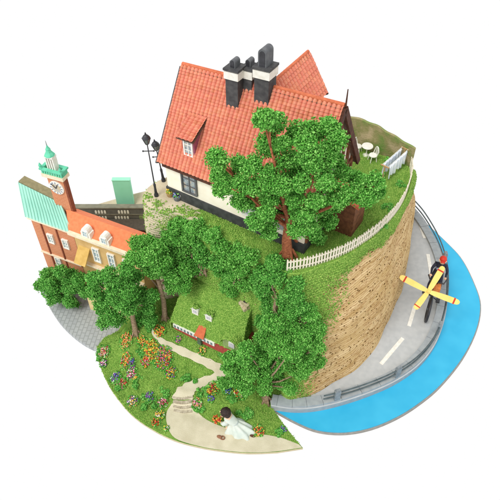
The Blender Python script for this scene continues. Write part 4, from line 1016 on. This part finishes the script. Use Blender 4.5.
# dark row of houses behind, and the brown lower range
YD = 1.12
a = PY(60, 208, YD); c = PY(149, 208, YD); zt2 = c.z
row = thing('terrace_row', (a.x, YD, 0), 'long dark grey terrace with two rows of small pale windows behind the town', 'building', 'town buildings')
Lr = c.x-a.x
b = MB(); b.box(0, Lr, 0, .05, 0, zt2); b.build('wall', mat('dark_grey_facade', srgb(112, 112, 102), srgb(98, 98, 90), 14, .85), row)
b = MB(); b.box(-.005, Lr+.0, -.014, .055, zt2, zt2+.014); b.box(0, Lr, -.008, -.001, zt2-.105, zt2-.095); b.build('parapet', mat('olive_grey_trim', srgb(140, 138, 118), srgb(122, 120, 104), 20), row)
palew = mat('pale_window', srgb(240, 240, 222), srgb(222, 224, 206), 30)
def px2x(px, z): 
    lo, hi = 0, Lr
    for _ in range(30):
        m_ = (lo+hi)/2
        if pix((a.x+m_, YD, z))[0] < px: lo = m_
        else: hi = m_
    return lo
wproto = None
for (pxs, dz) in (([79, 82, 96, 99, 102, 105, 119, 122, 125, 128], .06), ([84, 87, 97, 100, 103, 106, 116, 119, 122, 125, 128], .155)):
    for px in pxs:
        x = px2x(px, zt2-dz)
        if wproto is None:
            b = MB(); b.box(-.012, .012, -.006, -.001, -.024, .014); b.lathe((0, -.001, .014), [(.012, 0), (.012, .005)], 10, 0, (0, -1, 0)); o = wproto = b.build('window', palew, row)
        else: o = wproto.copy(); C.objects.link(o)
        o.location = (x, 0, zt2-dz)
x = px2x(142, zt2-.15); b = MB(); b.box(x-.03, x+.03, -.012, -.001, zt2-.24, zt2-.12); b.build('door', mat('green_gate', srgb(120, 140, 90), srgb(150, 160, 110), 60), row)
# brown range in front
YB = .97; a2 = PY(92, 229, YB); c2_ = PY(150, 229, YB)
br_ = thing('brown_house', (a2.x, YB, 0), 'plain dark brown building in the gap between orange roof and cliff', 'building', 'town buildings')
b = MB(); b.box(0, c2_.x-a2.x, 0, .12, 0, c2_.z); b.build('wall', mat('umber_board', srgb(96, 62, 46), srgb(78, 50, 40), 14, .85), br_)
b = MB(); b.slab([(-.01, -.02, c2_.z), (c2_.x-a2.x, -.02, c2_.z), (c2_.x-a2.x, .13, c2_.z+.04), (-.01, .13, c2_.z+.04)], .012); b.build('roof', mat('umber_roof', srgb(84, 78, 68), srgb(98, 90, 78), 30), br_)
# stone bank behind the terrace
b = MB(); q4 = [PY(86, 207.5, 1.3), PY(150, 207.5, 1.3), PY(150, 190, 1.5), PY(133, 194, 1.5)]
b.add([tuple(p) for p in q4]+[(p.x, p.y, 0) for p in q4], [(0, 1, 2, 3), (1, 0, 4, 5), (2, 1, 5, 6), (3, 2, 6, 7), (0, 3, 7, 4)]); tag(b.build('hillside_bank', plazam), kind='structure')
# mint block
YM = 1.32; a3 = PY(112, 181, YM); c3 = PY(129.5, 180, YM)
mb_ = thing('mint_block', (a3.x, YM, 0), 'plain mint green upright block standing behind the dark grey terrace', 'building')
b = MB(); b.box(0, c3.x-a3.x, 0, .05, 0, a3.z); b.build('panel', mintm, mb_)
b = MB(); b.box(-.004, c3.x-a3.x+.004, -.004, .054, a3.z, a3.z+.012); b.build('coping', mint2 if 0 else mintm, mb_)
# broom resting above the town tree
p0 = PY(33, 198.5, .12); p1 = PY(74, 262, .0); p1 = PY(84, 263, -.02)
p0 = PY(33, 215, .12)
# ================================================================== GUARD RAIL
rail = thing('guard_rail', (ro[0].x, ro[0].y, .1), 'dark metal guard rail with grey posts along the seaside kerb', 'guard rail')
rl = [p for p in offs(ro, .03)][2:-14]
for hz in (.055, .115):
    b = MB(); b.tube(rel(rail, [Vector((p.x, p.y, .1+hz)) for p in rl]), .0075, 8); b.build('rail', railm, rail, True)
concm = mat('concrete_post', srgb(146, 154, 158), srgb(120, 128, 134), 30, .85)
for px, py in ((334, 396), (396, 376), (441, 335), (444, 262)):
    q = P(px, py, .1); i = min(range(len(rl)), key=lambda i_: (rl[i_]-q).length); p = rl[i]; d = (rl[min(i+1, len(rl)-1)]-rl[max(0, i-1)]).normalized(); an_ = math.atan2(d.y, d.x)
    M_ = Matrix.Translation(Vector((p.x, p.y, .1))-rail.location) @ Matrix.Rotation(an_, 4, 'Z')
    b = MB(); b.box(-.028, .028, -.018, .018, 0, .15, 0, M_); b.box(-.022, .022, -.013, .013, .15, .165, 0, M_); b.build('post', concm, rail)
# ================================================================== PROPELLER BICYCLE
bw = P(426, 317, .07); rw = P(430, 296, .07)
bd_ = rw-bw; bd_.z = 0; wb = bd_.length
SB = 1.36
bike = thing('propeller_bicycle', bw, 'black bicycle with large yellow four-blade propeller on the coast road', 'bicycle', None, math.atan2(bd_.y, bd_.x))
bike.scale = (SB,)*3; bpy.context.view_layer.update()
wr = .1; wb = .30
def wheel(x):
    b = MB(); b.tube([(x+wr*math.cos(2*math.pi*i/24), 0, wr+wr*math.sin(2*math.pi*i/24)) for i in range(25)], .011, 8, cap=False); o = b.build('wheel', blackm, bike, True)
    b = MB()
    for i in range(10): a = i*math.pi/5; b.tube([(x, 0, wr), (x+wr*math.cos(a), 0, wr+wr*math.sin(a))], .0018, 4)
    b.lathe((x, .012, wr), [(.01, -.024), (.01, 0)], 8, 0, (0, 1, 0)); b.build('spokes', railm, o)
wheel(0); wheel(wb)
b = MB(); H = (.07, 0, .27); ST = (.2, 0, .26); BB = (.15, 0, .09)
for p, q in (((0, 0, wr), H), (H, ST), (H, BB), (ST, BB), (BB, (wb, 0, wr)), (ST, (wb, 0, wr)), (H, (.05, 0, .36))): b.tube([p, q], .008, 6)
b.build('frame', blackm, bike)
b = MB(); b.tube([(.12, -.07, .35), (.05, -.05, .365), (.05, .05, .365), (.12, .07, .35)], .006, 6); b.build('handlebar', blackm, bike)
b = MB(); b.ball((.21, 0, .285), .03, sq=(1.3, .8, .4)); b.build('saddle', darkbrown, bike)
b = MB(); b.tube([(.15, -.05, .06), (.15, .05, .12)], .005, 6); b.box(.13, .17, -.075, -.045, .05, .06); b.box(.13, .17, .045, .075, .115, .125); b.build('pedals', blackm, bike)
b = MB(); b.box(-.0, .06, -.035, .035, .30, .35); b.build('basket', mat('orange_wicker', srgb(226, 140, 76), srgb(196, 112, 56), 60), bike)
# propeller: blades located by picture in the plane facing the rider's front
def blend(px, py, hub, nrm):
    d = ray(px, py); return CAM+d*((hub-CAM).dot(nrm)/d.dot(nrm))
Mb = Matrix.Translation(bike.location) @ Matrix.Rotation(bike.rotation_euler.z, 4, 'Z') @ Matrix.Scale(SB, 4); Mi_ = Mb.inverted()
hubw = PY(428.5, 291.5, bw.y-.1)
nrm = Vector((-.05, -.8, .6)).normalized(); nl_ = (Mi_.to_3x3() @ nrm).normalized()
hl = Mi_ @ hubw
b = MB(); b.lathe(hl-nl_*.02, [(.016, 0), (.018, .012), (.014, .026), (.005, .036)], 14, 0, nl_); prop = b.build('propeller', yellowp, bike)
b = MB(); b.tube([hl-nl_*.02, Vector((.05, 0, .3)), Vector((.1, 0, .2))], .008, 6); b.build('propeller_shaft', blackm, bike)
for tx, ty in ((400, 276.5), (459.5, 303), (443.5, 266.5), (415, 309)):
    tipl = Mi_ @ blend(tx, ty, hubw, nrm); d = (tipl-hl); L_ = d.length; d.normalize(); s_ = nl_.cross(d)
    prof = [(.02, .012), (.2, .018), (.55, .022), (.85, .022), (.95, .018), (1.0, .008)]
    pts = [hl+d*L_*a_+s_*w_ for a_, w_ in prof]+[hl+d*L_*a_-s_*w_ for a_, w_ in prof[::-1]]
    b = MB(); b.slab(pts, .008, nl_); bl_ = b.build('blade', yellowp, prop)
    b = MB(); b.slab([hl+d*L_*a_+s_*w_+nl_*.0015 for a_, w_ in ((.8, -.0235), (.85, -.0235), (.85, .0235), (.8, .0235))], .011, nl_); b.build('red_band', redp, bl_)
# ------------------------------------------------------------------ people (skin-modifier bodies)
def body(name, joints, edges, root_i, m, parent=None, sub=2):
    me = bpy.data.meshes.new(name); me.from_pydata([j[:3] for j in joints], edges, []); o = bpy.data.objects.new(name, me); C.objects.link(o)
    me.materials.append(m)
    sk = o.modifiers.new('skin', 'SKIN'); sk.use_smooth_shade = True
    for i, j in enumerate(joints):
        r = j[3]; me.skin_vertices[0].data[i].radius = (r, r); me.skin_vertices[0].data[i].use_root = (i == root_i)
    s = o.modifiers.new('sub', 'SUBSURF'); s.levels = sub; s.render_levels = sub
    dg = bpy.context.evaluated_depsgraph_get(); ev_ = o.evaluated_get(dg); nm = bpy.data.meshes.new_from_object(ev_); o.modifiers.clear(); o.data = nm
    if not nm.materials: nm.materials.append(m)
    if parent: o.parent = parent
    return o
def hand(V0, d, side, up, s):
    """five fingers from the wrist point: returns tubes"""
    b = MB(); d = Vector(d).normalized(); side = Vector(side).normalized(); up = Vector(up).normalized(); V0 = Vector(V0)
    return b
# cyclist: local frame of bicycle (x back along the bike, z up)
rider = thing('person', (0, 0, 0), 'cyclist in dark clothes and red cap riding the propeller bicycle', 'person')
rider.location = bike.location; rider.rotation_euler = bike.rotation_euler; rs = 1.05; rider.scale = (rs,)*3; rider.location = Mb @ Vector((.215*(1-rs/SB), 0, .31*(1-rs/SB)+.012))
J = [(.215, 0, .31, .036), (.2, 0, .36, .036), (.17, 0, .43, .042), (.15, 0, .475, .018), (.145, 0, .50, .02),
     (.165, .05, .455, .018), (.14, .075, .40, .014), (.12, .07, .355, .010), (.105, .072, .345, .009),
     (.165, -.05, .455, .018), (.14, -.075, .40, .014), (.12, -.07, .355, .010), (.105, -.072, .345, .009),
     (.2, .03, .30, .027), (.12, .045, .25, .021), (.16, .055, .15, .014), (.14, .058, .125, .012), (.115, .058, .125, .009),
     (.2, -.03, .30, .027), (.11, -.045, .21, .021), (.16, -.055, .1, .014), (.14, -.058, .07, .012), (.115, -.058, .07, .009)]
E_ = [(0, 1), (1, 2), (2, 3), (3, 4), (2, 5), (5, 6), (6, 7), (7, 8), (2, 9), (9, 10), (10, 11), (11, 12), (0, 13), (13, 14), (14, 15), (15, 16), (16, 17), (0, 18), (18, 19), (19, 20), (20, 21), (21, 22)]
body('body', J, E_, 0, mat('navy_clothes', srgb(36, 38, 52), srgb(50, 52, 68), 30), rider)
b = MB(); b.ball((.14, 0, .535), .036, sq=(.95, .88, 1.12), n=16); b.ball((.104, 0, .532), .007); b.ball((.14, .032, .532), .008); b.ball((.14, -.032, .532), .008); b.build('head', skin, rider, True)
b = MB(); b.ball((.146, 0, .551), .0375, sq=(1, .95, .85), n=16); b.box(.085, .12, -.022, .022, .552, .558); b.build('cap', redp, rider, True)
b = MB(); b.ball((.185, 0, .40), .047, sq=(.85, 1.05, 1.1), n=14); b.build('striped_vest', mat('white_blue_shirt', srgb(214, 222, 236), srgb(70, 96, 160), 60), rider, True)
for sg in (-1, 1):
    b = MB(); c0 = Vector((.105, sg*.072, .345)); b.ball(c0, .011, sq=(1, .9, .6))
    for q in range(4): b.tube([c0+Vector((-.004, (q-1.5)*.005, .003)), c0+Vector((-.017+.001*q, (q-1.5)*.0055, .001)), c0+Vector((-.017, (q-1.5)*.0055, -.011))], .0028, 5)
    b.tube([c0+Vector((.002, -sg*.009, 0)), c0+Vector((-.008, -sg*.015, -.006))], .003, 5); b.build('hand', skin, rider, True)
# seated person in white dress, in the garden
sp = G(233, 427); 
pers = thing('person', sp, 'dark-haired person in a white dress kneeling at the sandy path', 'person', None, R(-16))
pers.scale = (.86,)*3
# local: x right, y away, z up; the figure faces left (-x)
J = [(.04, 0, .05, .05), (.01, 0, .11, .043), (-.045, .0, .18, .046), (-.07, 0, .215, .02), (-.08, 0, .235, .02),
     (-.05, .055, .175, .02), (-.085, .06, .13, .015), (-.125, .03, .115, .011), (-.138, .022, .115, .008),
     (-.055, -.052, .17, .02), (-.085, -.06, .12, .015), (-.125, -.035, .105, .011), (-.138, -.028, .106, .008),
     (.03, .03, .045, .035), (-.07, .045, .035, .026), (.05, .05, .02, .018), (.12, .05, .014, .012),
     (.03, -.03, .045, .035), (-.07, -.045, .035, .026), (.05, -.05, .02, .018), (.12, -.05, .014, .012)]
E_ = [(0, 1), (1, 2), (2, 3), (3, 4), (2, 5), (5, 6), (6, 7), (7, 8), (2, 9), (9, 10), (10, 11), (11, 12), (0, 13), (13, 14), (14, 15), (15, 16), (0, 17), (17, 18), (18, 19), (19, 20)]
body('body', J, E_, 0, skin, pers)
hc = Vector((-.088, 0, .272))
b = MB(); b.ball(hc, .047, sq=(.95, .86, 1.1), n=18); b.ball(hc+Vector((-.047, 0, -.006)), .008); b.build('head', skin, pers, True)
b = MB()
for sg in (-1, 1): b.ball(hc+Vector((-.041, sg*.016, .006)), .006, sq=(.4, 1, 1.2))
b.build('eyes', blackm, pers, True)
b = MB(); b.ball(hc+Vector((-.042, 0, -.024)), .008, sq=(.4, 1.2, .4)); b.build('mouth', redp, pers, True)
hairm = mat('dark_hair', srgb(38, 28, 26), srgb(62, 46, 40), 60, .6, .4, 120)
b = MB(); b.ball(hc+Vector((.014, 0, .012)), .056, sq=(1, 1, 1.02), n=20, jit=.03); b.ball(hc+Vector((.035, 0, -.02)), .04, sq=(.9, 1.15, .9), n=14, jit=.04)
for q in range(5): b.ball(hc+Vector((-.034+.004*abs(q-2), (q-2)*.011, .026)), .012, sq=(.8, .9, 1.2), n=10)
b.build('hair', hairm, pers, True)
dressm = mat('white_dress', srgb(216, 222, 212), srgb(196, 208, 200), 12, .8, .3, 20)
# dress: lofted rings from neck to spreading hem
rings = [((-.06, 0, .205), .03, .042), ((-.045, 0, .185), .048, .062), ((-.02, 0, .15), .052, .06), ((.012, 0, .122), .046, .05), ((.035, -.005, .085), .095, .072), ((.062, -.01, .05), .135, .09), ((.078, -.015, .02), .16, .105), ((.082, -.018, .004), .165, .108)]
b = MB(); nr_ = 40; V = []
for ri_, (c, ax, ay) in enumerate(rings):
    for j in range(nr_):
        a = 2*math.pi*j/nr_; fo_ = 1+(.10*math.sin(a*8+.3*ri_)+.06*math.sin(a*5+1)+.03*math.sin(a*13))*max(0, ri_-2)/4
        V.append((c[0]+ax*fo_*math.cos(a), c[1]+ay*fo_*math.sin(a), c[2]+.010*math.sin(a*8+.3*ri_)*(ri_ > 3)))
b.add(V, [(i*nr_+(j+1) % nr_, i*nr_+j, (i+1)*nr_+j, (i+1)*nr_+(j+1) % nr_) for i in range(len(rings)-1) for j in range(nr_)]+[tuple(range(nr_))]); b.build('dress', dressm, pers, True)
b = MB(); b.lathe((.012, 0, .118), [(.049, 0), (.051, .006), (.048, .012)], 24); b.build('sash', mat('pale_sash', srgb(190, 200, 196), srgb(176, 188, 184), 20), pers, True)
for sg in (-1, 1):
    b = MB(); b.ball((.235, sg*.05, .018), .024, sq=(1.3, .6, .7), n=12); b.build('shoe', darkbrown, pers, True)
for sg in (-1, 1):
    b = MB(); b.tube([(-.05, sg*.053, .178), (-.085, sg*.061, .128), (-.112, sg*.042, .112)], [.027, .023, .02], 10); b.build('sleeve', dressm, pers, True)
    b = MB(); c0 = Vector((-.138, sg*.026, .114)); b.ball(c0, .012, sq=(1, .8, .7))
    for q in range(4): b.tube([c0+Vector((-.004, (q-1.5)*.0055, .002)), c0+Vector((-.02, (q-1.5)*.006, .003)), c0+Vector((-.026+.002*abs(q-1), (q-1.5)*.006, -.008))], .003, 5)
    b.tube([c0+Vector((.002, -sg*.008, .004)), c0+Vector((-.01, -sg*.016, .006))], .0034, 5); b.build('hand', skin, pers, True)
bq = thing('bouquet', sp+Vector((-.145, .02, .075)), 'yellow and orange bouquet held by the person in white', 'bouquet')
flakeball('blossoms', (0, 0, .035), .042, [FM['yellow'], FM['orange'], FM['red'], leafA], 120, .011, bq)
b = MB()
for q in range(5): b.tube([(.025, (q-2)*.004, -.02), (-.0+.004*q, (q-2)*.012, .03)], .0025, 5)
b.build('stems', leafA, bq)
sh = thing('shoe', G(221, 438), 'brown shoe lying on the sand beside the white dress', 'shoe', None, R(-20))
b = MB(); b.ball((-.014, 0, .014), .022, sq=(1.25, .75, .62), n=14)
V_ = []; 
for i_ in range(13):
    a_ = -math.pi*.62+math.pi*1.24*i_/12; V_.append((.012+.024*math.cos(a_), .0155*math.sin(a_), .020))
b.tube(V_, .0045, 6); b.tube([(q_[0], q_[1], .010) for q_ in V_], .005, 6); b.build('upper', mat('brown_leather', srgb(150, 106, 80), srgb(124, 84, 62), 30), sh, True)
b = MB(); b.ball((0, 0, .003), .034, sq=(1.25, .6, .12), n=14); b.build('sole', darkbrown, sh, True)

# the model house is a little lower at its left end than at its right end
def tree_of(o):
    for c in list(bpy.data.objects):
        if c.parent == o: yield c; yield from tree_of(c)
for o in tree_of(house):
    if o.type == 'MESH':
        for v in o.data.vertices: v.co.z *= 1+.042*(v.co.x-HL/2)/(HL/2)
        o.data.update()
